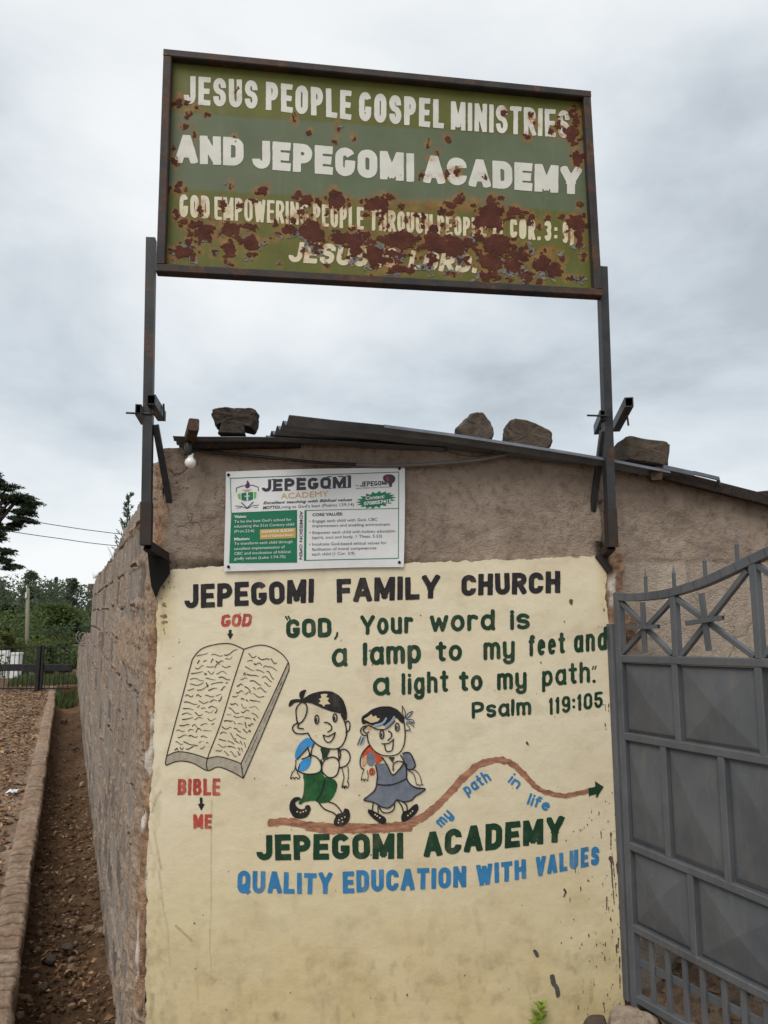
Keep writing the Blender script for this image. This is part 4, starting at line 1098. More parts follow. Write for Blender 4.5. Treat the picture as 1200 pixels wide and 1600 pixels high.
d.lines(M['black'], [[(200, 175), (235, 200), (235, 260), (205, 320), (170, 335), (158, 280), (160, 220), (200, 175)], [(170, 335), (140, 350), (130, 380), (155, 410), (200, 416), (245, 410)], [(178, 345), (170, 370), (212, 378)],
  [(245, 410), (280, 465), (340, 510), (410, 528), (470, 525), (510, 490), (535, 420), (530, 360), (518, 318), (495, 275)], [(525, 335), (545, 320), (560, 340), (555, 385), (530, 405)],
  ell(312, 308, 15, 32), ell(448, 295, 15, 30), [(370, 330), (400, 335), (422, 360), (420, 385), (395, 402)], [(360, 425), (400, 434), (450, 405)], [(360, 425), (375, 465), (405, 480), (435, 450), (450, 405)],
  [(290, 490), (272, 540), (270, 575)], [(270, 575), (310, 590), (340, 630), (345, 680), (325, 705), (270, 718), (210, 712), (165, 690)], [(350, 650), (375, 610), (430, 590), (470, 610), (480, 660), (460, 725), (410, 745), (370, 720), (350, 690), (350, 650)], [(345, 610), (350, 690)],
  [(410, 530), (385, 592), (430, 590)], [(480, 525), (490, 580), (475, 620)], [(490, 540), (520, 530), (555, 560), (560, 610), (530, 655), (485, 670)], [(470, 528), (478, 600)],
  [(245, 515), (255, 580), (200, 605)], [(165, 605), (200, 570), (245, 520)], [(268, 595), (258, 560)], [(370, 760), (350, 850), (310, 915)],
  [(330, 935), (370, 980), (440, 1010), (465, 1040)], [(400, 925), (450, 945), (490, 990), (500, 1012)], [(470, 1030), (500, 1030)], [(160, 690), (150, 660)]], 2.0)
d.lines(M['black'], [[(500, 670), (515, 740), (505, 790), (500, 820), (516, 806), (520, 826), (530, 806), (540, 822), (552, 800), (545, 775)], [(545, 660), (549, 730), (542, 778)], [(155, 612), (150, 670), (125, 715), (115, 752), (135, 742), (145, 755), (155, 740), (172, 752), (185, 738), (166, 708)], [(184, 640), (170, 690), (165, 710)]], 1.4)
d.fill(M['black'], [ell(308, 312, 7, 18, 10), ell(444, 300, 7, 16, 10)], rough=0)
d.obj('boy_drawing')
d = Drawing((554, 1098, 668, 1292))
d.fill(M['slate'], [[(752, 650), (800, 637), (840, 652), (880, 722), (930, 682), (965, 632), (985, 660), (985, 748), (900, 787), (820, 797), (760, 792), (766, 720)], [(955, 562), (1000, 555), (1030, 590), (1050, 660), (1000, 685), (972, 640)],
   [(760, 797), (830, 802), (900, 792), (985, 752), (1010, 790), (1060, 820), (1125, 828), (1090, 860), (1050, 885), (1020, 915), (960, 925), (915, 910), (890, 940), (850, 972), (800, 965), (760, 940), (720, 925), (665, 912), (700, 880), (745, 840)]])
d.fill(M['orange'], [[(705, 500), (740, 548), (800, 588), (812, 602), (780, 632), (755, 645), (750, 600), (720, 562), (690, 590), (672, 622), (655, 600), (665, 545)], ell(725, 700, 24, 30)], rough=.8)
d.fill(M['peach'], [[(660, 600), (690, 575), (682, 640), (655, 660)], ell(706, 365, 16, 20), ell(730, 698, 12, 14)], rough=.8)
d.fill(M['slate'], [ell(718, 605, 33, 52)])
d.fill(M['dkgreen'], [[(848, 590), (897, 590), (882, 636)]], sm=False, rough=.2)
d.fill(M['black'], [[(648, 325), (650, 290), (690, 260), (740, 225), (820, 208), (890, 220), (940, 255), (968, 310), (966, 338), (935, 322), (900, 295), (850, 352), (800, 348), (740, 352), (690, 338), (662, 342)],
   [(695, 985), (720, 985), (770, 1010), (820, 1040), (832, 1070), (810, 1092), (760, 1070), (705, 1020)], [(945, 1040), (962, 1000), (1000, 985), (1040, 950), (1065, 942), (1075, 975), (1050, 1020), (1000, 1060), (955, 1075)]])
d.fill(M['creampaint'], [[(665, 305), (700, 285), (720, 268), (735, 287), (755, 278), (765, 298), (790, 300), (770, 322), (720, 334), (690, 318)]], sm=False)
d.fill(M['creampaint'], [ell(x, y, 6, 6, 8) for x, y in ((765, 1032), (785, 1045), (750, 1022), (995, 1028), (1015, 1012), (1030, 995))], rough=0)
d.lines(M['paleb'], [(3.2, [(745, 355), (805, 335), (832, 300)]), (3.2, [(828, 358), (868, 325), (892, 290)]), (1.6, [(640, 440), (616, 495)]), (1.6, [(655, 440), (635, 500)]), (1.6, [(672, 440), (655, 495)]), (2.6, [(985, 290), (1030, 250)]), (2.6, [(990, 330), (1040, 325)]), (2.4, [(975, 385), (1015, 390)])])
d.lines(M['black'], [[(690, 420), (700, 480), (740, 540), (800, 575), (870, 580), (930, 560), (965, 500), (975, 420), (968, 335)], [(700, 350), (770, 382), (840, 375), (898, 318)], [(690, 355), (655, 365), (640, 395), (660, 425), (690, 425)], [(682, 365), (660, 385), (680, 410), (702, 402)],
   ell(800, 420, 15, 32), ell(915, 365, 15, 30), [(850, 395), (872, 410), (870, 440), (845, 465)], [(800, 490), (850, 487), (890, 455)], [(820, 495), (830, 540), (855, 548), (880, 530), (886, 462)],
   [(800, 590), (840, 650), (880, 722), (930, 682), (968, 630)], [(885, 690), (888, 640), (930, 620), (965, 632)], [(752, 650), (766, 720), (760, 792)], [(985, 640), (985, 750)], [(760, 794), (830, 800), (900, 790), (987, 750)],
   [(955, 562), (1000, 555), (1030, 590), (1050, 660), (1000, 685), (975, 640)], [(940, 575), (965, 620), (985, 680)], [(710, 500), (665, 545), (640, 600), (640, 660), (665, 682)], [(760, 797), (745, 840), (700, 880), (665, 912), (720, 925), (760, 940), (800, 965), (850, 972), (890, 940), (915, 910), (960, 925), (1020, 915), (1050, 885), (1090, 860), (1125, 828), (1060, 820), (1010, 790), (987, 752)],
   [(735, 935), (728, 990)], [(770, 960), (772, 1005)], [(780, 965), (805, 1002), (850, 1008), (888, 985), (896, 945)], [(915, 912), (950, 960), (960, 1000)], [(960, 927), (985, 950), (990, 990)], [(960, 1005), (992, 995)]], 1.9)
d.lines(M['black'], [[(665, 680), (650, 730), (645, 765), (660, 752), (668, 770), (678, 752), (692, 768), (697, 735), (690, 690)], [(1000, 680), (1050, 690), (1085, 730), (1100, 790), (1110, 800), (1095, 795), (1085, 808), (1075, 795), (1060, 800)], [(1000, 692), (1040, 720), (1058, 790)], [(645, 430), (618, 500)], [(662, 440), (640, 495)],
   [(952, 205), (975, 250), (970, 300), (955, 260), (952, 205)], [(1032, 245), (1010, 285), (980, 300), (995, 265), (1032, 245)], [(985, 310), (1030, 310), (1042, 335), (1000, 320)], [(985, 325), (1030, 350), (1040, 365)], [(980, 335), (1012, 380), (975, 392)], [(715, 690), (735, 690), (725, 712)]], 1.2)
d.fill(M['black'], [ell(798, 424, 6, 15, 10), ell(913, 368, 6, 14, 10)], rough=0)
d.obj('girl_drawing')

# flaked corners: bare render showing through the coat
f = Field(238, 884, 962, 1085, .8)
hole = fbm(f.X / 8, f.Y / 9, 109, 4, .6)
edge = np.maximum(sstep(290, 254, f.X) * sstep(1075, 930, f.Y), sstep(922, 950, f.X) * sstep(1015, 950, f.Y))
f.F = np.where(edge > .03, (hole - .34 + .22 * edge) * 14, -1)
pf = Field(238, 884, 962, 1085, .8); pf.poly(PANEL); f.F = np.minimum(f.F, pf.F - 1)
flake_sheet = Sheet(WALL, .0172); flake_sheet.put(f, 0)
# --- flakes, splashes and scratches
f = Field(222, 885, 985, 1600, 1.0); rg = random.Random(3)
for k in range(170):
    x = 972 - abs(rg.gauss(0, 42)); y = rg.uniform(1240, 1585); l = rg.choice((1, 1, 1, 2, 5, 9)) * rg.uniform(.6, 1.5)
    if x < 870: continue
    f.stroke([(x, y), (x + rg.uniform(-.5, .8), y + l)], rg.uniform(.5, 1.7), w2=rg.uniform(.4, 1.1))
for k in range(26):
    x = 972 - abs(rg.gauss(0, 9)); y = rg.uniform(1000, 1560); f.stroke([(x, y), (x + rg.uniform(-.5, 1), y + rg.uniform(8, 26))], rg.uniform(1.4, 3), w2=.8)
for k in range(70):
    x = rg.uniform(250, 900); y = rg.uniform(900, 1590); f.stroke([(x, y), (x + rg.uniform(-1.5, 1.5), y + rg.uniform(.5, 2.5))], rg.uniform(.5, 1.5))
for p, w, w2 in ((((954, 1341), (956, 1346)), 7, 5), (((955, 1344), (957, 1380), (960, 1414)), 2.4, 1), (((958, 1348), (963, 1400)), 1.6, .8), (((882, 1390), (884, 1395), (881, 1401)), 3.5, 2), (((940, 1101), (946, 1101)), 1, 1), (((946, 1101), (946.5, 1112)), 1, .8), (((951, 1100), (951, 1112)), 1, .8), (((945, 1128), (947, 1140)), 1.2, 1), (((892, 939), (893, 943)), 6, 4), (((823, 1160), (825, 1163)), 4, 2)):
    f.stroke(p, w, w2=w2)
f.rough(.8, 3, 4)
flake_sheet.put(f, 1, .0014)
f = Field(820, 1470, 890, 1570, 1.0); f.poly(smooth([(859, 1524), (866, 1524), (869, 1535), (874, 1545), (875, 1556), (869, 1558), (868, 1547), (862, 1538)], True)); f.rough(1.2, 4, 9); flake_sheet.put(f, 2, .0012); f = Field(820, 1475, 850, 1505, 1.0); f.poly(smooth([(832, 1485), (838, 1485), (842, 1494), (838, 1495), (835, 1490)], True)); f.rough(1.2, 4, 9)
flake_sheet.put(f, 2, .0012)
flake_sheet.obj('paint_flakes', [M['barerender'], M['flake'], M['grime']], pan)
# ================================================================== the rusting signboard on its two tubes
SB = thing('signboard', W0 + WD * -1.0 + WN * .14 + V(0, 0, 1.9), 'large rusting olive green signboard with white lettering on two dark steel tubes', 'signboard')
sp = lambda x, y, off=0.0: SIGN.p(x, y, off)
# frame: four welded angles
mb = MB(); FO = {'tl': sp(257, 82), 'tr': sp(920, 147), 'br': sp(938, 466), 'bl': sp(245, 428)}
cen = sum(FO.values()) / 4; w = .036
def inset(p, kx, kz): return p + WD * kx + V(0, 0, kz)
h = w / 2
tl, tr, br, bl = inset(FO['tl'], h, -h), inset(FO['tr'], -h, -h), inset(FO['br'], -h, h), inset(FO['bl'], h, h)
mb.bar(tl - WD * h, tr + WD * h, .052, w, (0, 0, 1)); mb.bar(bl - WD * h, br + WD * h, .052, w, (0, 0, 1))
mb.bar(tl - V(0, 0, h + .001), bl + V(0, 0, h + .001), w, .0505, WN); mb.bar(tr - V(0, 0, h + .001), br + V(0, 0, h + .001), w, .0505, WN)
mb.obj('frame', [M['frame']], SB)
def band_f(px, py):
    up = 176 + (px - 267) * .064 + 3 * fbm(px / 40, py / 40, 201); lo = 294 + (px - 267) * .060 + 3 * fbm(px / 40, py / 40, 202)
    return sstep(-2.5, 2.5, py - up) * sstep(2.5, -2.5, py - lo)
ZA = lambda x, y, rx, ry: (240 + x / 3.333, 280 + y / 3.333, rx / 3.333, ry / 3.333)
ZB = lambda x, y, rx, ry: (590 + x / 3.333, 290 + y / 3.333, rx / 3.333, ry / 3.333)
ZC = lambda x, y, rx, ry: (590 + x / 3.53, 120 + y / 3.53, rx / 3.53, ry / 3.53)
ZD = lambda x, y, rx, ry: (260 + x / 3.53, 100 + y / 3.53, rx / 3.53, ry / 3.53)
RUST = [ZA(*q) for q in ((125, 55, 28, 20), (400, 35, 12, 18), (572, 62, 20, 25), (115, 185, 12, 20), (155, 217, 18, 14), (248, 155, 14, 40), (200, 235, 30, 22), (255, 285, 50, 50), (300, 250, 15, 30), (150, 380, 60, 35), (180, 330, 20, 28), (400, 260, 55, 35), (400, 370, 30, 35), (485, 245, 40, 18), (510, 330, 45, 50), (450, 130, 13, 14), (360, 140, 14, 24), (512, 115, 15, 12), (310, 385, 12, 15), (625, 310, 16, 8), (660, 445, 12, 12), (745, 92, 15, 12), (800, 110, 45, 28), (950, 110, 50, 50), (925, 75, 20, 18), (1150, 130, 55, 35), (700, 255, 35, 32), (820, 265, 65, 65), (860, 300, 40, 35), (1000, 310, 90, 30), (1050, 340, 40, 70), (1150, 400, 50, 60), (725, 210, 12, 20), (628, 235, 12, 22), (775, 185, 16, 22), (205, 410, 14, 18), (405, 440, 14, 8), (900, 455, 8, 10), (1110, 290, 15, 20), (850, 375, 18, 15))]
RUST += [ZB(*q) for q in ((30, 95, 35, 45), (120, 105, 18, 20), (430, 70, 28, 25), (375, 95, 35, 18), (510, 95, 15, 8), (585, 90, 20, 25), (600, 135, 75, 45), (715, 130, 32, 28), (770, 135, 10, 10), (800, 175, 16, 26), (590, 180, 60, 45), (840, 210, 10, 16), (885, 160, 10, 8), (1030, 190, 55, 42), (1045, 240, 25, 60), (1050, 100, 12, 15), (1070, 365, 15, 20), (110, 285, 110, 48), (300, 300, 70, 60), (290, 215, 30, 25), (400, 320, 80, 55), (520, 260, 25, 25), (470, 300, 40, 30), (620, 310, 80, 55), (730, 355, 70, 28), (590, 390, 70, 50), (700, 420, 50, 45), (850, 410, 55, 50), (920, 440, 45, 38), (560, 470, 40, 30), (780, 480, 25, 35), (850, 500, 18, 18), (275, 395, 20, 40), (460, 380, 22, 20), (610, 460, 30, 15), (390, 455, 35, 15), (100, 440, 80, 22), (80, 350, 60, 26), (870, 340, 15, 14), (910, 325, 8, 8), (950, 348, 12, 10), (895, 365, 10, 8), (1060, 483, 12, 12), (1000, 475, 20, 6), (330, 130, 15, 18), (400, 180, 16, 26), (150, 180, 13, 22), (200, 160, 12, 16), (540, 190, 40, 45), (240, 180, 10, 26), (380, 150, 18, 16), (20, 160, 13, 45), (640, 200, 14, 30))]
RUST += [ZC(*q) for q in ((845, 215, 14, 17), (865, 250, 13, 19), (825, 330, 22, 20), (1000, 260, 15, 32), (955, 300, 12, 18), (1070, 310, 42, 42), (1095, 250, 22, 60), (1100, 450, 24, 45), (385, 340, 16, 16), (700, 195, 9, 15), (1085, 190, 20, 26), (278, 370, 8, 12), (440, 525, 16, 28), (330, 415, 8, 10), (280, 450, 6, 6), (245, 545, 12, 12), (385, 545, 11, 16), (580, 548, 14, 10))]
RUST += [ZD(*q) for q in ((65, 210, 28, 25), (160, 235, 12, 14), (118, 275, 9, 18), (222, 275, 12, 10), (98, 340, 18, 14), (155, 385, 5, 14), (705, 305, 13, 23), (48, 540, 16, 25), (36, 465, 7, 12), (393, 155, 7, 14), (372, 400, 8, 10), (790, 370, 8, 8), (930, 428, 6, 8), (945, 350, 5, 16), (1030, 405, 8, 12))]
rg = random.Random(17)
for cx, cy, rx, ry in list(RUST):                    # small flakes round the larger ones
    if min(rx, ry) < 6: continue
    for k in range(int(2 + rx * ry / 45)):
        a = rg.uniform(0, 6.28); d_ = rg.uniform(1.0, 1.9); s_ = rg.uniform(1.6, 4.2)
        RUST.append((cx + rx * d_ * cos(a), cy + ry * d_ * sin(a), s_ * rg.uniform(.7, 1.5), s_))
def rust_level(X, Y):
    F = np.full(X.shape, -3.0)
    for cx, cy, rx, ry in RUST:
        m = (np.abs(X - cx) < rx * 3 + 14) & (np.abs(Y - cy) < ry * 3 + 14)
        if not m.any(): continue
        x = X[m] - cx; y = Y[m] - cy; r = np.hypot(x / rx, y / ry)
        F[m] = np.maximum(F[m], (.93 - r) * min(rx, ry) / 6.4)
    return F
_sx, _sy = np.meshgrid(np.arange(236, 952, 2.0), np.arange(70, 480, 2.0)); _lv = rust_level(_sx, _sy)
_st = sstep(-1.15, .1, _lv)
_st = np.maximum(_st, .9 * sstep(150, 20, np.abs(_sx - 690)) * sstep(16, 4, np.abs(_sy - 322)))
for k in range(1, 16):                              # runs below the patches
    _st[k:] = np.maximum(_st[k:], sstep(.0, .8, _lv[:-k]) * (1 - k / 16) * .8 * (vnoise(_sx[k:] / 4, _sy[k:] / 60, 7) > .45))
_st = np.maximum(_st, .5 * sstep(12, 2, _sx - (262 - (_sy - 90) * .038)))
def rust_stain(px, py):
    i = np.clip(((px - 236) / 2).astype(int), 0, _sx.shape[1] - 1); j = np.clip(((py - 70) / 2).astype(int), 0, _sx.shape[0] - 1)
    return _st[j, i]
f = Field(244, 84, 940, 462, 2.0); f.poly([(262, 90), (914, 153), (932, 458), (250, 421)])
s = Sheet(SIGN, -.012); s.put(f, thick=.003, merge=False)
panel = s.obj('panel', [M['sign']], SB, {'band': band_f, 'stain': rust_stain})
AT = {'stain': rust_stain, 'cream': lambda x, y: sstep(290, 330, y)}
def sl(words, rough=.35): return lettering(words, M['sletter'], -.0108, 1.0, rough, 5, 'lettering', panel, SIGN, AT)
sl([('JESUS', (287, 162), (402.5, 170.5), 44, 44.5, 8.4), ('PEOPLE', (415.5, 171.5), (549, 187.5), 44, 45.5, 8.6), ('GOSPEL', (561, 188.5), (693.5, 201), 45.5, 45, 8.6), ('MINISTRIES', (704.5, 202.5), (890, 216), 44.5, 43, 7.0, dict(gap=3.6))])
sl([('AND', (274, 254.5), (380.5, 259.5), 44.5, 44.5, 12.4, dict(gap=3.4)), ('JEPEGOMI', (394, 262.5), (647, 284.5), 44.5, 44.5, 12.4, dict(gap=3.8)), ('ACADEMY', (661.5, 285.5), (908.5, 304.5), 43.5, 43, 12.4, dict(gap=3.4))])
sl([('GOD', (280.5, 339), (327.6, 342), 36, 35.5, 6.0), ('EMPOWERING', (335, 343), (482, 352), 36, 35.5, 4.9, dict(gap=2.2)), ('PEOPLE', (489, 353), (568.5, 359), 35, 35, 5.2, dict(gap=2.4)), ('THROUGH', (578, 360), (676, 366), 34.5, 31, 5.2, dict(gap=2.4)), ('PEOPLE', (683, 367), (760, 370), 31, 29, 5, dict(gap=2.4)), ('(1', (770, 372), (786, 373), 30, 30, 5.4), ('COR.', (797, 372), (845, 376), 32, 31.5, 5.2), ('3', (850.4, 376.5), (861.5, 377), 32, 32, 5.6), (':', (866, 378), (872, 378.3), 30, 30, 5), ('9)', (879, 379.5), (897, 380.5), 33, 33, 5.4)])
sl([('JESUS', (449, 409), (573, 417), 32, 33, 7.6, dict(shear=.20)), ('IS', (588, 417.5), (616, 419), 31, 31, 7.2, dict(shear=.20)), ('LORD.', (637, 421), (744, 427), 30, 29, 7.6, dict(shear=.20))])
# flaking: primer shows in a rim, then the rusted sheet
f = Field(246, 90, 934, 456, .8)
base = rust_level(f.X + 9 * fbm(f.X / 10, f.Y / 8, 211) + 5 * fbm(f.X / 4, f.Y / 4, 215, 2), f.Y + 8 * fbm(f.X / 10, f.Y / 8, 212) + 5 * fbm(f.X / 4, f.Y / 4, 216, 2))
rag = 2.4 * fbm(f.X / 10, f.Y / 7, 213, 5, .75) - .35 * (vnoise(f.X / 2.4, f.Y / 2.0, 218) > .80)
rag = np.where(f.Y > 395 - (f.X - 260) * .0, rag, rag)
inside = np.minimum.reduce([f.X - (271 - (f.Y - 90) * .036), (912 + (f.Y - 150) * .055) - f.X, f.Y - (100 + (f.X - 270) * .098), (417 + (f.X - 255) * .055) - f.Y]) / 4
g = Field(246, 90, 934, 456, .8)
g.F = np.minimum(np.minimum(base + rag + .6, inside), (fbm(f.X / 16, f.Y / 11, 214, 3) - .06) * 9 + np.where(f.Y > 355 + (f.X - 300) * .03, -.5, -2.2))
s = Sheet(SIGN, -.0100); s.put(g); s.obj('bare_primer', [M['primer']], panel)
f.F = np.minimum(base + rag - .02, inside)
s = Sheet(SIGN, -.0094); s.put(f); s.obj('rust_patch', [M['rust']], panel)
# tubes
U = V(*WN)
def post(top, mid, bot, sgn):
    a, b, c = sp(*top, -.012), sp(*mid, -.012), sp(*bot, -.012)
    m = MB(); m.tube(a, b, .038, .040, WN); o = m.obj('post', [M['post'], M['hollow']], SB)
    m = MB(); m.tube(b + V(0, 0, .004), c, .043, .045, WN); m.bar(c + V(0, 0, .05), c + V(0, 0, .053), .036, .038, WN, 1)  # near-black plate inside paints the shade of the open lower end
    m.obj('sleeve', [M['postrust'], M['hollow']], o); return o
post((236.5, 374), (229.5, 787), (228.3, 852), -1); post((940.5, 419), (953.2, 797), (956.0, 855), 1)
def bracket(p, q):
    m = MB(); m.tube(p, q, .036, .036, (0, 0, 1)); m.obj('bracket', [M['postrust'], M['hollow']], SB)
bracket(sp(231, 853, -.03), WALL.p(266, 876, -.05)); bracket(sp(955, 853, -.03), WALL.p(937, 872, -.05))
# near-black plate added as the shade of a hole below the left bracket
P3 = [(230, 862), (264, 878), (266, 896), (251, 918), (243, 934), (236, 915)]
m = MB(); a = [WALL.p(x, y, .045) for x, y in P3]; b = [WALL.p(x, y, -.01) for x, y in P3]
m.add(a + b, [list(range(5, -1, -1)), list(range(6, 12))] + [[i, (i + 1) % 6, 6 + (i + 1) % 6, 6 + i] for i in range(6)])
m.obj('shade_plate', [M['hollow']], SB)
m = MB(); m.bar(WALL.p(934, 866, .02), WALL.p(953, 893, .015), .035, .02, WN); m.obj('shade_plate', [M['postrust']], SB)  # small plate added for the dark shading below the right bracket
def brace(p, q):
    m = MB(); m.bar(p, q, .026, .026, WN); m.obj('brace', [M['post']], SB)
brace(sp(243, 664, -.02), WALL.p(266, 792, -.02)); brace(sp(942, 674, -.02), WALL.p(925, 805, -.02))
def stub(p, q, w, d):
    m = MB(); m.tube(p, q, w, d, (0, 0, 1), .004); m.obj('cross_tube', [M['post'], M['hollow']], SB)
stub(WALL.p(236, 624, .20), WALL.p(253, 651, -.10), .035, .042); stub(WALL.p(983, 628, .30), WALL.p(962, 668, -.08), .036, .042)
stub(WALL.p(216, 640, .17), WALL.p(225, 656, -.06), .024, .045); stub(WALL.p(942, 648, .15), WALL.p(932, 672, -.08), .026, .045)
def rod(p, q):
    m = MB(); m.cyl([p, q], .0045, 7); m.obj('rod', [M['post']], SB)
rod(WALL.p(197, 645, .15), WALL.p(244, 647, .15)); rod(WALL.p(255.5, 631, .02), WALL.p(256.5, 657, .02)); rod(WALL.p(917.5, 649, .16), WALL.p(950, 650, .16)); rod(WALL.p(979, 643, .2), WALL.p(982, 665, .2))

# ================================================================== the banner
BN = thing('banner', WALL.p(490, 892, .03), 'white and green printed school banner nailed to the wall under the eave', 'banner')
OB = .028
f = Field(346, 726, 638, 897, 1.5)
f.poly([(353, 737), (420, 734.5), (490, 732.5), (560, 731.5), (632.5, 730), (632.8, 780), (632, 840), (630.8, 886), (560, 886.5), (490, 888.5), (420, 891), (349.5, 893), (351, 840), (352.5, 790)])
def ban(px, py, off): return WALL.P(px, py, off)
class BSheet(Sheet):
    pass
s = Sheet(WALL, OB); s.put(f, thick=.0015, merge=False); bsheet = s.obj('sheet', [M['banner']], BN)
# the vinyl is not quite taut
me = bsheet.data; n = len(me.vertices); co = np.empty(n * 3); me.vertices.foreach_get('co', co); co = co.reshape(-1, 3)
Q = lambda x, y: (340 + x / 4, 720 + y / 4)
PM = [M['bgreen'], M['bdark'], M['bwhite'], M['bgold'], M['bpurple'], M['blime'], M['bred']]
GREEN, DARK, WHITE, GOLD, PURP, LIME, WINE = range(7)
def bpolys(polys, mi, name=None, lift=0.0, strokes=(), sh=None, step=.5):
    allp = [q for p in polys for q in p] + [q for st in strokes for q in st[0]]
    xs = [q[0] for q in allp]; ys = [q[1] for q in allp]
    g = Field(min(xs) - 2, min(ys) - 2, max(xs) + 2, max(ys) + 2, step)
    for p in polys: g.poly(p)
    for st in strokes: g.stroke(*st)
    sh.put(g, mi, lift)
QS = lambda *p: [Q(*q) for q in p]
s = Sheet(WALL, OB + .0012)
bpolys([QS((85, 326), (497, 308), (497, 636), (72, 640))], GREEN, sh=s)
bpolys([QS((543, 311), (556, 310.5), (554, 621), (539, 622))], GREEN, sh=s)
bpolys([], GREEN, sh=s, strokes=[(QS((85, 326), (80, 109), (1132, 70), (1130, 609), (541, 622)), 1.1), (QS((545, 310), (1132, 297)), .9), (QS((85, 326), (497, 308)), .8)])
star = []
for k in range(36):
    a = 2 * pi * k / 36; rr_ = 1.0 if k % 2 == 0 else .74; star.append(Q(990 + 128 * rr_ * cos(a), 244 - 15 * cos(a) + 54 * rr_ * sin(a)))
bpolys([star], GREEN, sh=s); s.obj('printed_panel', PM, bsheet)
s = Sheet(WALL, OB + .0022); bpolys([QS((264, 430), (487, 419), (488, 481), (266, 491))], GOLD, sh=s); s.obj('printed_label', PM, bsheet)
def bl(text, a, b, h, mi, off=.0034, **kw):
    s = Sheet(WALL, OB + off); print_text(s, text, Q(*a), Q(*b), h / 4, mi, **kw); s.obj('lettering', PM, bsheet)
# heading in slab capitals
f = Field(405, 740, 553, 772, .5)
def slab(text, bl_, br_, hl, hr, w):
    word(f, text, bl_, br_, hl, hr, w, gap=2.6)
word(f, 'JEPEGOMI', Q(276, 194), Q(834, 168), 19.2, 18.0, 4.9, gap=3.0)
for x0, x1, u in ((330, 298, 0), (372, 352, 1), (444, 420, 1), (505, 482, 1), (702, 690, 1), (765, 752, 1), (812, 797, 1)):
    pass
# serif ticks of the slab letters
for ch_x, wid in ((352, 22), (441, 22), (507, 22), (700, 20), (768, 22), (818, 22)):
    for top in (0, 1):
        ybase = 194 - (ch_x - 276) * .0466; yy = ybase - (74 if top else 3)
        f.stroke([Q(ch_x - wid * .55, yy), Q(ch_x + wid * .55, yy - .8)], 1.6)
s = Sheet(WALL, OB + .0012); s.put(f, DARK); s.obj('lettering', PM, bsheet)
bl('ACADEMY', (395, 238), (692, 222), 36, GOLD, .0012)
bl('Excellent teaching with Biblical values', (285, 271), (842, 250), 17, DARK, .0012, bold=.02, shear=.3)
bl('MOTTO:', (282, 303), (386, 298), 19, DARK, .0012, bold=.03, shear=.25)
bl('Living as God\'s best (Psalms 139:14)', (386, 298), (852, 281), 19, DARK, .0012)
bl('Contact:', (925, 244), (1045, 232), 22, WHITE, shear=.3, bold=.02)
bl('0708057415', (914, 278), (1085, 260), 21, WHITE, bold=.03)
for tx, a, b, bo in (('Vision:', (104, 358), (180, 355), .03), ('To be the best God\'s school for', (104, 388), (462, 374), .0), ('educating the 21st Century child', (104, 418), (478, 404), 0), ('(Prov.22:6)', (104, 449), (229, 444), 0),
                     ('Mission:', (104, 498), (200, 494), .03), ('To transform each child through', (104, 526), (468, 513), 0), ('excellent implementation of', (104, 558), (420, 546), 0), ('CBC and inculcation of biblical', (104, 588), (455, 576), 0), ('godly values (Luke 1:74-75)', (104, 619), (424, 607), 0)):
    bl(tx, a, b, 17, WHITE, bold=bo)
bl('KAHAWA SUKARI', (276, 452), (474, 442), 16, WHITE, .0042, bold=.03); bl('end of Gatitara Road', (276, 478), (468, 470), 13, WHITE, .0042, bold=.02)
for tx, a, b, bo in (('CORE VALUES:', (592, 346), (782, 340), .03), ('\u2022 Engage each child with God, CBC', (574, 386), (998, 374), 0), ('implementers and enabling environment.', (592, 415), (1082, 404), 0), ('\u2022 Empower each child with holistic education', (574, 458), (1110, 446), 0), ('(spirit, soul and body, 1 Thess. 5.23)', (590, 488), (1028, 478), 0),
                     ('\u2022 Inculcate God-based ethical values for', (572, 530), (1056, 520), 0), ('facilitation of moral competencies', (590, 562), (992, 552), 0), ('each child (1 Cor. 3:9)', (590, 592), (856, 586), 0)):
    bl(tx, a, b, 18, DARK, .0012, bold=bo)
bl('ADMISSION OPEN', (514, 314), (510, 616), 19, DARK, .0012, bold=.02, up=(1, 0))
# crest: broken shield, flame, green pages with a cross, open book
s = Sheet(WALL, OB + .0012)
bpolys([], DARK, sh=s, strokes=[(QS((118, 195), (117, 170), (150, 158), (165, 155)), 1.2), (QS((255, 188), (254, 165), (222, 153), (206, 152)), 1.2), (QS((150, 262), (185, 296), (222, 258)), 1.5), (QS((110, 282), (150, 285), (183, 298)), .9), (QS((186, 298), (220, 280), (258, 276)), .9), (QS((120, 296), (150, 292)), .7), (QS((225, 292), (252, 290)), .7)])
bpolys([QS((147, 203), (180, 197), (180, 252), (149, 245)), QS((190, 197), (221, 194), (222, 240), (192, 251))], GREEN, sh=s)
bpolys([QS((125, 208), (142, 204), (144, 240), (130, 236)), QS((226, 194), (243, 195), (240, 230), (227, 238))], LIME, sh=s)
bpolys([], GOLD, sh=s, strokes=[(QS((160, 184), (212, 180)), 1.2), (QS((172, 190), (200, 188)), 1)])
bpolys([smooth(QS((186, 122), (202, 148), (196, 168), (178, 170), (170, 152), (180, 144)), True)], PURP, sh=s)
s.obj('crest', PM, bsheet)
s = Sheet(WALL, OB + .0022); bpolys([], WHITE, sh=s, strokes=[(QS((185, 205), (185, 246)), 1.3), (QS((170, 222), (200, 220)), 1.3)]); s.obj('crest', PM, bsheet)
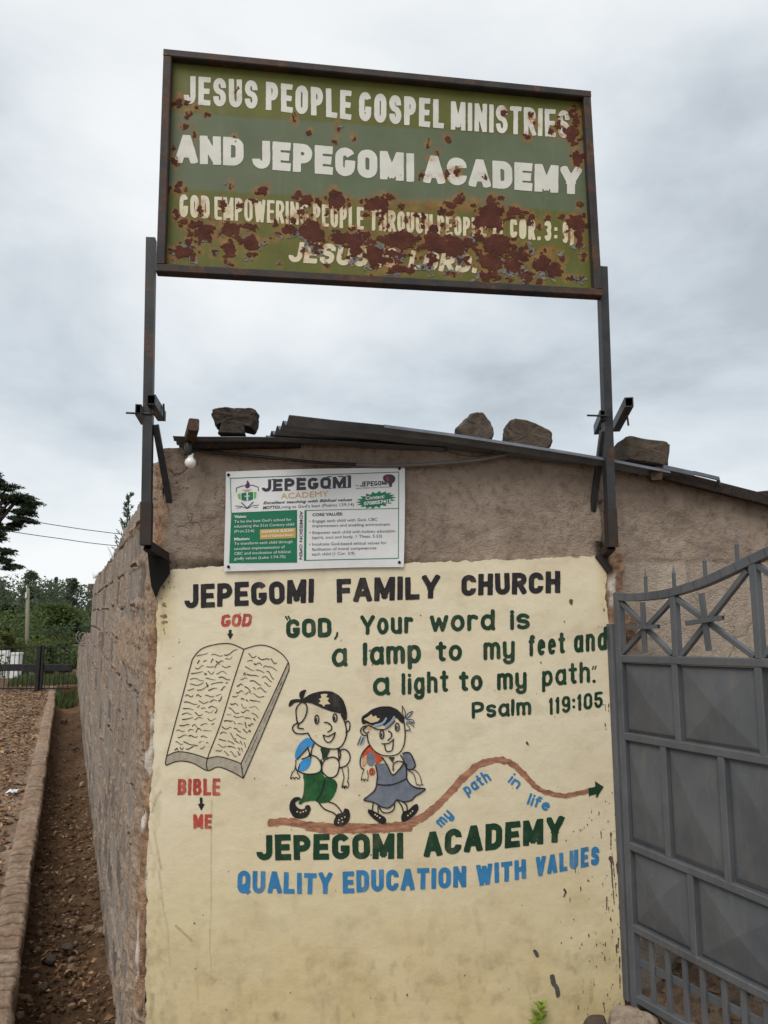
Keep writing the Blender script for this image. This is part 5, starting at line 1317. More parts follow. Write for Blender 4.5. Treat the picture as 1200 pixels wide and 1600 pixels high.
# small mark at the right: letters and a dark map shape
f = Field(552, 740, 620, 768, .5); word(f, 'JEPEGOMI', Q(890, 163), Q(1060, 150), 8.5, 6.5, 1.5, gap=.8, shear=.1)
f.stroke(QS((862, 152), (885, 158)), .8)
s = Sheet(WALL, OB + .0012); s.put(f, DARK)
bpolys([smooth(QS((1040, 92), (1068, 84), (1098, 90), (1111, 110), (1104, 132), (1092, 142), (1088, 160), (1076, 164), (1066, 140), (1046, 130), (1034, 112)), True)], DARK, sh=s); s.obj('mark', PM, bsheet)
s = Sheet(WALL, OB + .0022); bpolys([QS((1050, 100), (1066, 96), (1072, 116), (1062, 138), (1054, 122))], WINE, sh=s); s.obj('mark', PM, bsheet)
bl('Jesus People Gospel Ministries', (864, 176), (1072, 166), 9, DARK, .0012, shear=.2)
for x, y in ((68, 88), (1137, 48), (68, 662), (1136, 634)):
    m = MB(); c = WALL.p(*Q(x, y), OB + .003); m.cyl([c - WN * .012, c + WN * .001, c + WN * .004], [.004, .0065, .004], 10); m.obj('nail', [M['hollow']], BN)

# ================================================================== gate
gw = .030
GP = tag(MB().obj('gate_post', [M['gate']], base=gate_pt(0, 0)), 'grey steel gate post fixed to the right edge of the painted wall', 'gate post')
bpy.data.objects.remove(GP)
m = MB(); m.bar(WALL.p(957, 975, .03), WALL.p(984, 1560, .03), .045, .05, WN); tag(m.obj('gate_post', [M['gate']], base=WALL.p(984, 1560, .03)), 'slim grey steel gate post fixed against the right edge of the painted wall', 'gate post')
MG = thing('metal_gate', gate_pt(.2, 0), 'open grey sheet metal gate with bossed panels, starred top and spikes', 'gate')
gp = lambda x, y, off=0.0: GATE.p(x, y, off)
def gtz(x, y): p = gp(x, y); return (p - G0) @ GD, p[2]
GT = 1.62
def rail(a, b, ext=True):
    (t0, z0), (t1, z1) = gtz(*a), gtz(*b); k = (z1 - z0) / (t1 - t0); return (lambda t: z0 + k * (t - t0))
top_t = [gtz(*q) for q in ((962, 931), (985, 934), (1007, 932.5), (1030, 930), (1052, 926), (1100, 911), (1150, 888), (1200, 864))]
tx = np.array([q[0] for q in top_t]); tz = np.array([q[1] for q in top_t])
tx = np.concatenate([tx, [1.1, 1.35, GT]]); tz = np.concatenate([tz, [tz[-1] + .085, tz[-1] + .13, tz[-1] + .14]])
topz = lambda t: np.interp(t, tx, tz)
rM = rail((965, 1029), (1200, 1036)); rA = rail((974, 1149), (1199, 1187.6)); rB = rail((987, 1321), (1199, 1407)); rC = rail((992.5, 1449), (1199, 1555)); rD = rail((996, 1559), (1090, 1612)); rE = rail((1000, 1507), (1165, 1589))
T0 = 0.02
fm = MB()
def grail(r, w=.032, d=.034, a=None, b=GT):
    fm.bar(gate_pt(T0 if a is None else a, r(T0 if a is None else a)), gate_pt(b, r(b)), d, w, (0, 0, 1))
for r in (rM, rA, rB, rC, rD): grail(r)
fm.bar(gate_pt(T0, -.0), gate_pt(T0, topz(T0) + .012), .036, .038, GN); fm.bar(gate_pt(GT, .0), gate_pt(GT, topz(GT)), .036, .038, GN)
ts = np.linspace(T0 - .01, GT, 26)
for a, b in zip(ts[:-1], ts[1:]): fm.bar(gate_pt(a, topz(a)), gate_pt(b + .004, topz(b + .004)), .036, .034, (0, 0, 1), bev=.05)
def vdiv(a, b, r0, r1):
    (t0, z0), (t1, z1) = gtz(*a), gtz(*b); t = (t0 + t1) / 2
    fm.bar(gate_pt(t, r1(t) + .015), gate_pt(t, r0(t) - .015), .030, .031, GN); return t
v1a = vdiv((1057, 1036), (1063, 1154), rM, rA); v1b = vdiv((1188, 1043), (1197, 1184), rM, rA)
v2a = vdiv((1038, 1165), (1049, 1338), rA, rB); v2b = vdiv((1129, 1184), (1142.6, 1379), rA, rB)
v3a = vdiv((1080, 1364), (1090, 1492), rB, rC)
def vdt(t, r0, r1): fm.bar(gate_pt(t, r1(t) + .015), gate_pt(t, r0(t) - .015), .030, .031, GN); return t
v1c = vdt(v1b + .43, rM, rA); v2c = vdt(v2b + .40, rA, rB); v2d = vdt(v2c + .38, rA, rB); v3b = vdt(v3a + .42, rB, rC); v3c = vdt(v3b + .42, rB, rC)
tv = gtz(1056, 975)[0]; fm.bar(gate_pt(tv, rM(tv) + .016), gate_pt(tv, topz(tv) - .016), .030, .032, GN)
tv2 = gtz(1184, 955)[0]; fm.bar(gate_pt(tv2, rM(tv2) + .016), gate_pt(tv2, topz(tv2) - .016), .030, .032, GN)
tv3 = tv2 + .5; fm.bar(gate_pt(tv3, rM(tv3) + .016), gate_pt(tv3, topz(tv3) - .016), .030, .032, GN)
fm.obj('frame', [M['gate']], MG)
def gpanel(t0, t1, r0, r1, boss=.019):
    t0 += .017; t1 -= .017
    c = [gate_pt(t0, r0(t0) - .018, -.006), gate_pt(t1, r0(t1) - .018, -.006), gate_pt(t1, r1(t1) + .018, -.006), gate_pt(t0, r1(t0) + .018, -.006)]
    k = .05
    def lerp(u, v, off): return (c[0] * (1 - u) * (1 - v) + c[1] * u * (1 - v) + c[2] * u * v + c[3] * (1 - u) * v) + GN * off
    i = [lerp(k, k, .008), lerp(1 - k, k, .008), lerp(1 - k, 1 - k, .008), lerp(k, 1 - k, .008), lerp(.5, .5, .008 + boss)]
    bk = [q - GN * .002 for q in c]
    m = MB(); m.add(c + i + bk, [[0, 4, 5, 1], [1, 5, 6, 2], [2, 6, 7, 3], [3, 7, 4, 0], [4, 8, 5], [5, 8, 6], [6, 8, 7], [7, 8, 4], [9, 10, 11, 12]])
    m.obj('panel', [M['gate']], MG)
for t0, t1, r0, r1 in ((T0, v1a, rM, rA), (v1a, v1b, rM, rA), (v1b, v1c, rM, rA), (v1c, GT, rM, rA), (T0, v2a, rA, rB), (v2a, v2b, rA, rB), (v2b, v2c, rA, rB), (v2c, v2d, rA, rB), (v2d, GT, rA, rB), (T0, v3a, rB, rC), (v3a, v3b, rB, rC), (v3b, v3c, rB, rC), (v3c, GT, rB, rC)):
    gpanel(t0, t1, r0, r1)
def star_(c, diags, vert, horiz):
    m = MB()
    for a, b in diags: m.bar(a, b, .021, .020, GN)
    m.bar(vert[0] + GN * .014, vert[1] + GN * .014, .026, .008, GN)
    m.tube(horiz[0] + GN * .02, horiz[1] + GN * .02, .017, .017, (0, 0, 1), .003)
    m.obj('star', [M['gate'], M['hollow']], MG)
star_(None, [(gp(967, 937), gp(1051, 1024)), (gp(1050, 938), gp(971, 1023))], (gp(1008, 941), gp(1012, 1019)), (gp(987, 980), gp(1035, 979)))
star_(None, [(gp(1058, 936), gp(1180, 1027)), (gp(1168, 892), gp(1064, 1026))], (gp(1100, 927), gp(1112, 1017)), (gp(1079, 974), gp(1136, 965)))
zc_ = (topz(tv2 + .25) + rM(tv2 + .25)) / 2
star_(None, [(gate_pt(tv2 + .01, topz(tv2) - .02), gate_pt(tv3 - .01, rM(tv3) + .02)), (gate_pt(tv3 - .01, topz(tv3) - .02), gate_pt(tv2 + .01, rM(tv2) + .02))], (gate_pt(tv2 + .25, zc_ + .15), gate_pt(tv2 + .25, zc_ - .15)), (gate_pt(tv2 + .17, zc_), gate_pt(tv2 + .34, zc_)))
def spike(t, h):
    z = topz(t) + .015; m = MB(); a, b, c = gate_pt(t, z), gate_pt(t, z + h * .62), gate_pt(t, z + h); m.bar(a, b, .012, .012, GN)
    b1 = b + V(0, 0, .0); q = [b1 + GD * .009, b1 + GN * .009, b1 - GD * .009, b1 - GN * .009, c]; m.add(q, [[0, 1, 4], [1, 2, 4], [2, 3, 4], [3, 0, 4], [3, 2, 1, 0]]); m.obj('spike', [M['gate']], MG)
for x, y in ((1008, 892), (1052, 887), (1100, 866), (1150, 840)):
    t, z = gtz(x, y); spike(t, z - topz(t))
for t in (.98, 1.15, 1.33, 1.5): spike(t, .11)
k = 0
for a, b in (((1017, 1466), (1023, 1573)), ((1043, 1481), (1048, 1593)), ((1070, 1497), (1075, 1608)), ((1097, 1513), (1104, 1625)), ((1131, 1532), (1138, 1640)), ((1161, 1549), (1170, 1660)), ((1197, 1571), (1206, 1680))):
    t = (gtz(*a)[0] + gtz(*b)[0]) / 2; m = MB(); m.bar(gate_pt(t, rC(t) - .015), gate_pt(t, rD(t) + .015), .022, .012, GN); m.obj('bar', [M['gate']], MG)
t = gtz(1197, 1571)[0]
while t < GT - .12:
    t += .098; m = MB(); m.bar(gate_pt(t, rC(t) - .015), gate_pt(t, rD(t) + .015), .022, .012, GN); m.obj('bar', [M['gate']], MG)
m = MB(); m.bar(gate_pt(T0, rE(T0), -.012), gate_pt(GT, rE(GT), -.012), .008, .030, (0, 0, 1)); m.obj('lower_rail', [M['gate']], MG)

# ================================================================== small things on the wall and roof
m = MB(); m.cyl(smooth([WALL.p(x, y, o) for x, y, o in ((800, 700, .03), (796, 706, .03), (782, 712, .03), (745, 719, .032), (690, 724, .034), (640, 727, .036), (590, 727.5, .036), (556, 725.5, .036))], False, 5), .0088, 9)
tag(m.obj('conduit', [M['cable']], smooth=True, base=WALL.p(680, 725, .03)), 'thin grey conduit bending up to the eave above the banner', 'conduit')
m = MB(); m.cyl(smooth([WALL.p(x, y, o) for x, y, o in ((562, 726, .036), (500, 723, .034), (430, 716, .03), (365, 710, .03), (310, 704, .04), (298, 703, .06))], False, 5), .0075, 7)
tag(m.obj('black_cable', [M['wire']], smooth=True, base=WALL.p(430, 716, .03)), 'black cable running along the eave from the bulb to the conduit', 'cable')
m = MB(); m.cyl(smooth([WALL.p(x, y, .03) for x, y in ((690, 692), (696, 702), (715, 710), (742, 713), (762, 710), (772, 704))], False, 5), .0018, 6)
tag(m.obj('loose_wire', [M['wire']], smooth=True, base=WALL.p(720, 706, .03)), 'thin loose wire looping below the roof edge above the conduit', 'wire')
LB = thing('light_bulb', WALL.p(296, 700, .09), 'white bulb in a black holder hanging under the left roof corner', 'light bulb')
m = MB(); c = WALL.p(295, 700, .09); m.cyl([c + V(0, 0, .030), c + V(0, 0, .022), c - V(0, 0, .028), c - V(0, 0, .032)], [.012, .017, .019, .016], 14); m.obj('holder', [M['socket']], LB, True)
c = WALL.p(297.5, 723, .09); R_ = .0235; pts = [c + V(0, 0, R_ * cos(a)) for a in np.linspace(pi, .55, 12)]; rs = [max(R_ * sin(a), .0008) for a in np.linspace(pi, .55, 12)]
pts += [c + V(0, 0, .038)]; rs += [.0125]
m = MB(); m.cyl(pts, rs, 18); m.obj('bulb', [M['bulb']], LB, True)

def rock(name, c, sx, sy, sz, mat, seed, square=.5, rot=0.0, sub=4, rough=.10, tilt=0.0, parent=None, cuts=5):
    bm = bmesh.new(); bmesh.ops.create_icosphere(bm, subdivisions=sub, radius=1)
    rg = random.Random(seed); v = np.array([q.co[:] for q in bm.verts])
    mx = np.abs(v).max(1, keepdims=True); v = v * (1 - square) + v / mx * square * .86
    for k in range(cuts):
        d = V(rg.gauss(0, 1), rg.gauss(0, 1), rg.gauss(0, .8)); d /= np.linalg.norm(d); h = rg.uniform(.62, .85)
        e = v @ d - h; v = v - np.where(e > 0, e, 0)[:, None] * d[None] * .92
    n = fbm(v[:, 0] * 1.7 + seed, v[:, 1] * 1.7 + v[:, 2] * 1.3, seed, 4) * rough * 2 + fbm(v[:, 0] * 7 + v[:, 2] * 3, v[:, 1] * 7 - v[:, 2] * 5, seed + 5, 3) * rough * .8
    v = v * (1 + n[:, None]); v = v * V(sx, sy, sz) / 2
    ca, sa = cos(tilt), sin(tilt); v = np.stack([v[:, 0] * ca + v[:, 2] * sa, v[:, 1], -v[:, 0] * sa + v[:, 2] * ca], -1)
    ca, sa = cos(rot), sin(rot); v = np.stack([v[:, 0] * ca - v[:, 1] * sa, v[:, 0] * sa + v[:, 1] * ca, v[:, 2]], -1)
    fs = [[q.index for q in f.verts] for f in bm.faces]; bm.free()
    c = V(*c); o = mesh_obj(name, v + c, fs, mat, parent, False, base=c - V(0, 0, sz / 2) if parent is None else None)
    return o
def roof_stone(outline, off, depth, mat, seed, label, rough=.010):
    out = np.array(outline, float); n0 = len(out); pts = []
    for i in range(n0):                                  # a little rounding at each corner, short straight runs between
        a, b = out[i], out[(i + 1) % n0]
        pts += [a * .92 + b * .08, a * .70 + b * .30, a * .5 + b * .5, a * .30 + b * .70, a * .08 + b * .92]
    pts = np.array(pts); n = len(pts); P = WALL.P(pts[:, 0], pts[:, 1], off); c = P.mean(0)
    rows = [(.50, .55), (.50, .86), (.44, .96), (.22, 1.0), (0, 1.01), (-.22, 1.0), (-.44, .95), (-.5, .84), (-.5, .5)]
    vs = []
    for d, k in rows: vs += list(c + (P - c) * k + WN * d * depth)
    vs += [c + WN * .53 * depth, c - WN * .52 * depth]; v = np.array(vs)
    s_ = (v - W0) @ WD; z_ = v[:, 2]; o_ = (v - W0) @ WN
    amt = rough * 2 * fbm(s_ * 14 + o_ * 6 + seed, z_ * 14 - o_ * 9, seed, 4, .6) + rough * 1.6 * fbm(s_ * 45 + seed, z_ * 45 + o_ * 40, seed + 3, 2)
    dr = v - c; dr /= np.linalg.norm(dr, axis=1)[:, None] + 1e-9; v = v + dr * amt[:, None]
    fs = [[r_ * n + i, (r_ + 1) * n + i, (r_ + 1) * n + (i + 1) % n, r_ * n + (i + 1) % n] for r_ in range(len(rows) - 1) for i in range(n)]
    k = len(rows) * n; fs += [[k, i, (i + 1) % n] for i in range(n)] + [[k + 1, (len(rows) - 1) * n + (i + 1) % n, (len(rows) - 1) * n + i] for i in range(n)]
    return tag(mesh_obj('roof_stone', v, fs, mat, None, False, base=c - V(0, 0, .05)), label, 'stone', 'stones weighing down the tin roof')
roof_stone([(713, 671), (727, 656), (739, 648), (750, 650), (762, 663), (767, 684), (764, 694), (716, 688)], .0, .12, M['stone'], 5, 'pointed pitted brown stone left of the two middle stones on the roof')
roof_stone([(788, 690), (792, 663), (799, 657), (834, 666), (858, 680), (857, 700), (850, 707), (790, 699)], .0, .13, M['stone2'], 14, 'angular brown stone sloping to the right, next to the pointed one on the roof', .008)
roof_stone([(967, 716), (969, 690), (974, 686), (1030, 695), (1038, 700), (1034, 735), (968, 724)], -.02, .15, M['stone2'], 23, 'rectangular brown block on the roof right of the sign post', .007)
roof_stone([(332, 647), (338, 644), (360, 641), (384, 644), (397, 643), (405, 652), (402, 664), (397, 675), (384, 672), (352, 664), (338, 671), (336, 661)], -.02, .14, M['darkstone'], 31, 'flat dark slab balanced on a smaller stone at the left of the roof')
roof_stone([(342, 680), (347, 660), (383, 664), (384, 682)], .04, .09, M['darkstone'], 38, 'small dark block under the flat slab at the left of the roof', .005)
def gate_ref(x, y, z): return on_z(x, y, z)
c = on_z(985, 1600, .0); tag(rock('concrete_lump', c + V(.0, .03, -.05), .24, .22, .21, M['concrete'], 44, .12, .3, rough=.17, cuts=7), 'pale crumbling lump of concrete at the foot of the gate post', 'concrete lump')
c = on_z(938, 1608, .0); tag(rock('shaded_side_lump', c + V(0, .03, -.03), .12, .11, .12, M['stone2'], 47, .3, .6, rough=.10), 'brown lump added as the shaded side of the pale concrete lump below the mural', 'stone')  # darker lump shaped in for the shaded left side of the concrete
# earth bank against the wall behind the gate
def bank_fn(s, a):
    z = .34 * sstep(1.0, .0, a) * (.25 + .75 * sstep(.06, .5, s)) - .06 + (.10 * fbm(s * 4, a * 4, 301) + .06 * fbm(s * 14, a * 14, 302)) * sstep(.05, .2, s)
    return wall_g(s, a - .05, z)
structure(grid_mesh('earth_bank', np.linspace(.055, 3.1, 130), np.linspace(0, 1.2, 60), bank_fn, M['lane']))
# ================================================================== weed, wires, pole, trees
def leaf(m, c, d, up, l, w, mi=0, fold=.25):
    d = d / np.linalg.norm(d); x = np.cross(d, up); x /= (np.linalg.norm(x) + 1e-9); n = np.cross(x, d)
    q = [c, c + d * l * .45 + x * w / 2 + n * w * fold, c + d * l, c + d * l * .45 - x * w / 2 + n * w * fold, c + d * l * .5]
    m.add(q, [[0, 1, 4], [1, 2, 4], [2, 3, 4], [3, 0, 4]], mi)
rg = random.Random(8)
WP = thing('weed', WALL.p(838, 1608, .05), 'small bright green weed growing at the foot of the mural', 'weed')
m = MB(); base = WALL.p(838, 1625, .05); tip = WALL.p(846, 1572, .06); st = MB(); st.cyl(smooth([base, WALL.p(838, 1600, .06), WALL.p(842, 1582, .065), tip], False, 4), .0022, 6); st.obj('stem', [M['palegreen']], WP)
for k in range(15):
    u = .2 + .8 * k / 14; c = base + (tip - base) * u; a = k * 2.4; d = WD * cos(a) + WN * sin(a) * .7 + V(0, 0, .15 + .7 * u); leaf(m, c, d, V(0, 0, 1), .062 - .02 * u, .030)
m.obj('leaves', [M['palegreen']], WP)

def cable(name, pts, r, label):
    m = MB(); m.cyl(smooth(pts, False, 8), r, 6); return tag(m.obj(name, [M['wire']], smooth=True, base=pts[len(pts) // 2]), label, 'cable')
cable('power_line', [at_y(-400, 742, 19), at_y(0, 806, 21), at_y(90, 821, 22), at_y(185, 834, 23), at_y(420, 860, 25)], .012, 'upper overhead wire crossing the sky in front of the dark tree')
cable('power_line', [at_y(-400, 768, 19), at_y(0, 828, 21), at_y(90, 841, 22), at_y(185, 853, 23), at_y(420, 872, 25)], .012, 'lower overhead wire crossing the sky left of the block wall')
UP = thing('utility_pole', at_y(42, 1062, 38), 'tall pale wooden utility pole rising among the trees', 'utility pole')
b, t = at_y(41.5, 1064, 38), at_y(43.5, 919, 38); m = MB(); m.cyl([b, (b + t) / 2, t], [.125, .10, .085], 10); m.obj('shaft', [M['polewood']], UP, True)
m = MB(); m.cyl([t - V(0, .13, .5), t - V(0, .13, .22)], .05, 8); m.obj('insulator', [M['whitewash']], UP)

def crown_mesh(blobs, n, size, rg, flat=0.0, spiky=False):
    """leaf clumps through the volume of each blob; blob = centre, radii, share"""
    m = MB(); tot = sum(b[2] for b in blobs); V_ = []; F_ = []
    for c, r, sh in blobs:
        k = int(n * sh / tot)
        for i in range(k):
            a = V(rg.gauss(0, 1), rg.gauss(0, 1), rg.gauss(0, 1)); a /= np.linalg.norm(a); rr_ = rg.random() ** .45
            lump = .72 + .55 * float(vnoise(a[0] * 2.2 + c[0], a[1] * 2.2 + a[2] * 2.6 + c[2], 9))
            p = c + a * V(*r) * rr_ * lump
            d = a * V(1, 1, .6) + V(rg.gauss(0, .6), rg.gauss(0, .6), rg.gauss(0, .5) - .1); d /= np.linalg.norm(d)
            up = V(rg.gauss(0, 1), rg.gauss(0, 1), rg.gauss(0, 1)); x = np.cross(d, up); x /= np.linalg.norm(x) + 1e-9
            l = size * rg.uniform(.6, 1.4); w_ = l * (.22 if spiky else .55)
            o = len(V_); V_ += [p - d * l * .5, p + x * w_ * .5, p + d * l * .5, p - x * w_ * .5]; F_.append([o, o + 1, o + 2, o + 3])
    return V_, F_
def tree(name, label, base, trunk_top, tr, blobs, n, size, mat, seed, cat='tree', group=None, spiky=False, limbs=4):
    rg = random.Random(seed); T = thing(name, base, label, cat, group)
    m = MB(); base = V(*base); top = V(*trunk_top); mid = (base + top) / 2 + V(rg.gauss(0, tr), rg.gauss(0, tr), 0)
    m.cyl(smooth([base, mid, top], False, 4), [tr * (1 - .06 * k) for k in range(9)], 8)
    for k in range(min(limbs, len(blobs))):
        c = blobs[k][0]; s0 = base + (top - base) * rg.uniform(.5, .9); m.cyl(smooth([s0, (s0 + c) / 2 + V(0, 0, -.1), c], False, 3), [tr * .4 * (1 - .12 * q) for q in range(7)], 6)
    m.obj('trunk', [M['bark']], T, True)
    v, f = crown_mesh(blobs, n, size, rg, spiky=spiky); mesh_obj('crown', v, f, mat, T)
    return T
def pb(x, y, Y, rx, ry, sh=1.0, rd=None):
    """blob given by its place in the view and its distance"""
    c = at_y(x, y, Y); k = Y / F; return (c, (rx * k, (rd if rd else (rx + ry) / 2 * k), ry * k), sh)
# big dark tree overhanging from the left: flat ragged sprays
Y = 22; rg = random.Random(77); bl_ = []
for (x, y, rx, ry, sh) in ((6, 772, 28, 14, 1.2), (30, 784, 26, 11, 1.1), (46, 797, 15, 8, .6), (42, 816, 20, 9, .8), (12, 810, 30, 17, 1.4), (-8, 842, 26, 22, 1.2), (8, 862, 14, 8, .4), (22, 888, 15, 5, .35), (2, 880, 15, 9, .5), (-42, 790, 48, 45, 2.2), (-60, 870, 50, 35, 1.8), (-25, 738, 24, 20, .9), (-4, 755, 13, 8, .4)):
    for k in range(9):
        a = rg.uniform(0, 6.28); q = rg.random() ** .6; bl_.append(pb(x + rx * q * cos(a), y + ry * q * sin(a), Y + rg.uniform(-.4, .4), rx * rg.uniform(.22, .5), ry * rg.uniform(.14, .34), sh, rg.uniform(.2, .5)))
tree('conifer_tree', 'big dark conifer leaning in from the left edge above the lane', at_y(-75, 1080, Y) , at_y(-55, 760, Y), .25, bl_, 24000, .13, M['tree1'], 61, limbs=7, spiky=True)
# sapling behind the wall
Y = 9.5
sap = thing('conifer_sapling', at_y(190, 985, Y), 'feathery conifer sapling growing up behind the top of the block wall', 'tree')
m = MB(); m.cyl([at_y(192, 985, Y), at_y(194, 860, Y), at_y(203, 772, Y)], [.016, .010, .003], 6); m.obj('trunk', [M['bark']], sap)
rg = random.Random(5); vv_ = []; ff_ = []
for k in range(46):
    u = k / 45; p0 = at_y(192 + 11 * u, 895 - 120 * u, Y); L_ = .20 * (1 - u) + .035
    a = rg.uniform(0, 6.28); d0 = V(cos(a), sin(a), 1.2); d0 /= np.linalg.norm(d0)
    for j in range(16):
        w_ = j / 15; p = p0 + d0 * L_ * w_; d = d0 + V(rg.gauss(0, .5), rg.gauss(0, .5), rg.gauss(.1, .4)); d /= np.linalg.norm(d); x = np.cross(d, V(rg.gauss(0, 1), rg.gauss(0, 1), .3)); x /= np.linalg.norm(x); l = .055; o = len(vv_)
        vv_ += [p, p + d * l * .5 + x * .007, p + d * l, p + d * l * .5 - x * .007]; ff_.append([o, o + 1, o + 2, o + 3])
mesh_obj('crown', vv_, ff_, M['tree2'], sap)
# grass tufts on the wall top
for k, (x, y, lb) in enumerate(((149, 900, 'wispy grass tuft at the far step of the block wall top'), (176, 866, 'wispy grass tuft on the block wall top below the sapling'))):
    m = MB(); c = SIDE.p(x, y + 6, -.08)
    for j in range(16):
        a = rg.uniform(0, 6.28); d = V(cos(a) * .5, sin(a) * .5, 1); leaf(m, c + V(rg.gauss(0, .02), rg.gauss(0, .02), 0), d, V(0, .3, 1), rg.uniform(.06, .16), .006)
    tag(m.obj('grass_tuft', [M['grass']], base=c), lb, 'grass tuft', 'grass tufts on the wall')

def far_tree(name, label, x, yb, yt, Y, half, mat, seed, n=2600, size=.35, nb=7, flat=False, spire=False):
    rg = random.Random(seed); bl = []
    if spire:
        for k in range(nb):
            u = (k + .5) / nb; bl.append(pb(x + rg.uniform(-1, 1), yb + (yt - yb) * u, Y, max(half * (1 - u * .85), 1.5), (yb - yt) / nb, max(half * (1 - u), 1.5)))
    else:
        for k in range(nb * 7):
            u = rg.random() ** .9; y = yb + (yt - yb) * u * .93; wd = half * math.sqrt(max(.06, 1 - ((u - .48) / .54) ** 2))
            xx = x + rg.uniform(-1, 1) * wd * .8; rr_ = rg.uniform(.24, .50) * half
            bl.append(pb(xx, y, Y, rr_ * (1.5 if flat else 1), rr_ * (.32 if flat else .75), max(rr_, 1) ** 1.6))
    if not spire:
        s_ = sum(q_[2] for q_ in bl); hgt = yb - yt
        for fu, fw, fh, fs_ in ((.36, .74, .20, .34), (.60, .62, .18, .28), (.78, .42, .12, .14)): bl.append(pb(x + rg.uniform(-.1, .1) * half, yb - hgt * fu, Y, half * fw, hgt * fh, s_ * fs_, half * .7))
    b = at_y(x, 959 + (1.6 + 1.7) / Y * F, Y); t = at_y(x, yt + (yb - yt) * .25, Y)
    return tree(name, label, b, t, .012 * Y / 4, bl, n, size, mat, seed, group='trees beyond the far gate')
far_tree('round_tree', 'tall blue green tree behind the utility pole', 46, 1010, 887, 62, 19, M['tree2'], 71, 9000, .26)
far_tree('round_tree', 'blue green tree at the far left below the overhanging conifer', 2, 1010, 902, 66, 20, M['tree2'], 72, 8000, .26)
far_tree('round_tree', 'tall mid green tree with pointed top near the brick tower', 111, 1010, 896, 64, 17, M['tree2'], 73, 9000, .26)
far_tree('spire_tree', 'narrow dark spire tree between the two tall trees, left one', 79, 990, 909, 70, 6, M['tree6'], 74, 2500, .26, 10, spire=True)
far_tree('spire_tree', 'narrow dark spire tree between the two tall trees, right one', 87, 990, 904, 72, 6, M['tree6'], 75, 2500, .26, 10, spire=True)
far_tree('round_tree', 'smaller dark tree standing just right of the utility pole', 66, 1010, 922, 68, 12, M['tree6'], 76, 5000, .26)
far_tree('layered_tree', 'wide flat layered dark olive tree in the middle of the view over the far gate', 88, 1030, 940, 52, 42, M['tree3'], 77, 14000, .22, 9, flat=True)
far_tree('dark_bush', 'dark bushy tree against the far end of the block wall', 117, 1045, 966, 46, 12, M['tree6'], 78, 6000, .22)
far_tree('dark_bush', 'dark green tree left of the utility pole', 16, 1030, 942, 56, 24, M['tree6'], 79, 8000, .24)
far_tree('bush', 'yellowish green bush at the far left beyond the gate', 10, 1044, 990, 34, 18, M['tree5'], 80, 4000, .15)
far_tree('bush', 'dark green bush beyond the far gate under the layered tree', 98, 1052, 1004, 36, 15, M['tree6'], 81, 3600, .15)
far_tree('bush', 'low green bush behind the gate post of the far gate', 78, 1056, 1006, 33, 13, M['tree3'], 82, 3600, .14)
far_tree('bush', 'mid green bush just left of the utility pole beyond the far gate', 34, 1052, 998, 36, 12, M['tree3'], 83, 3000, .15)
# the wooded slope behind them, one mass
rgw = random.Random(3); bw_ = []
for k in range(120):
    x = rgw.uniform(-90, 175); top = 948 + 9 * math.sin(x / 17.0) + 6 * math.sin(x / 6.1); y = rgw.uniform(top, 1015); bw_.append(pb(x, y, rgw.uniform(84, 98), rgw.uniform(5, 11), rgw.uniform(4, 8)))
v, fcs = crown_mesh(bw_, 26000, .34, rgw); wo_ = mesh_obj('woods', v, fcs, M['tree2']); wo_['kind'] = 'stuff'; wo_['label'] = 'hazy green wooded slope closing the view behind the trees'; wo_['category'] = 'woods'
def palm(x, yb, yt, Y, label, seed, n=16):
    rg = random.Random(seed); T = thing('banana_plant', at_y(x, yb, Y), label, 'plant', 'broad leaved plants beyond the far gate')
    b, t = at_y(x, yb, Y), at_y(x, yt + (yb - yt) * .35, Y); m = MB(); m.cyl([b, t], [.10, .07], 8); m.obj('trunk', [M['bark']], T)
    m = MB(); L_ = (yb - yt) * Y / F * .55
    for k in range(n):
        a = rg.uniform(0, 6.28); el = rg.uniform(.2, 1.3); d = V(cos(a) * cos(el), sin(a) * cos(el), sin(el)); x_ = np.cross(d, V(0, 0, 1)); x_ /= np.linalg.norm(x_) + 1e-9
        pr = None
        for j in range(6):
            u = j / 5; p = t + d * L_ * u - V(0, 0, .75 * L_ * u * u); w_ = .16 * L_ * math.sin(pi * (.12 + .85 * u)); q = [p + x_ * w_, p - V(0, 0, .02), p - x_ * w_]
            if pr is not None: m.add(pr + q, [[0, 1, 4, 3], [1, 2, 5, 4]])
            pr = q
    m.obj('crown', [M['tree4']], T)
palm(55, 1052, 978, 40, 'banana plant right of the utility pole', 91); palm(72, 1054, 996, 38, 'banana plant behind the black post of the far gate', 92, 12); palm(31, 1050, 985, 42, 'banana plant left of the utility pole', 93, 12)

# far buildings and whitewashed pillars
BT = thing('brick_tower', at_y(150, 1000, 120), 'tall brick block rising far away behind the block wall', 'building')
a0, a1 = at_y(137.5, 912, 120), at_y(175, 912, 120); zt = a0[2]; x0, x1 = a0[0], a1[0]
m = MB(); m.bar(((x0 + x1) / 2, 122, -3), ((x0 + x1) / 2, 122, zt), x1 - x0, 4, (0, 1, 0), bev=.01); m.obj('wall', [M['brick']], BT)
for r in range(4):
    for c in range(3):
        x = x0 + .55 + c * 1.3; z = zt - .9 - r * 1.4; m = MB(); m.bar((x, 119.95, z), (x, 119.95, z + .75), .6, .12, (0, 1, 0)); m.obj('window', [M['window']], BT)
    m = MB(); z = zt - 1.25 - r * 1.4; m.bar((x0 - .05, 119.94, z), (x1, 119.94, z), .14, .25, (0, 0, 1)); m.obj('floor_band', [M['whitewash']], BT)
HR = thing('red_roofed_house', at_y(140, 1000, 100), 'low house with a red roof below the brick tower', 'building')
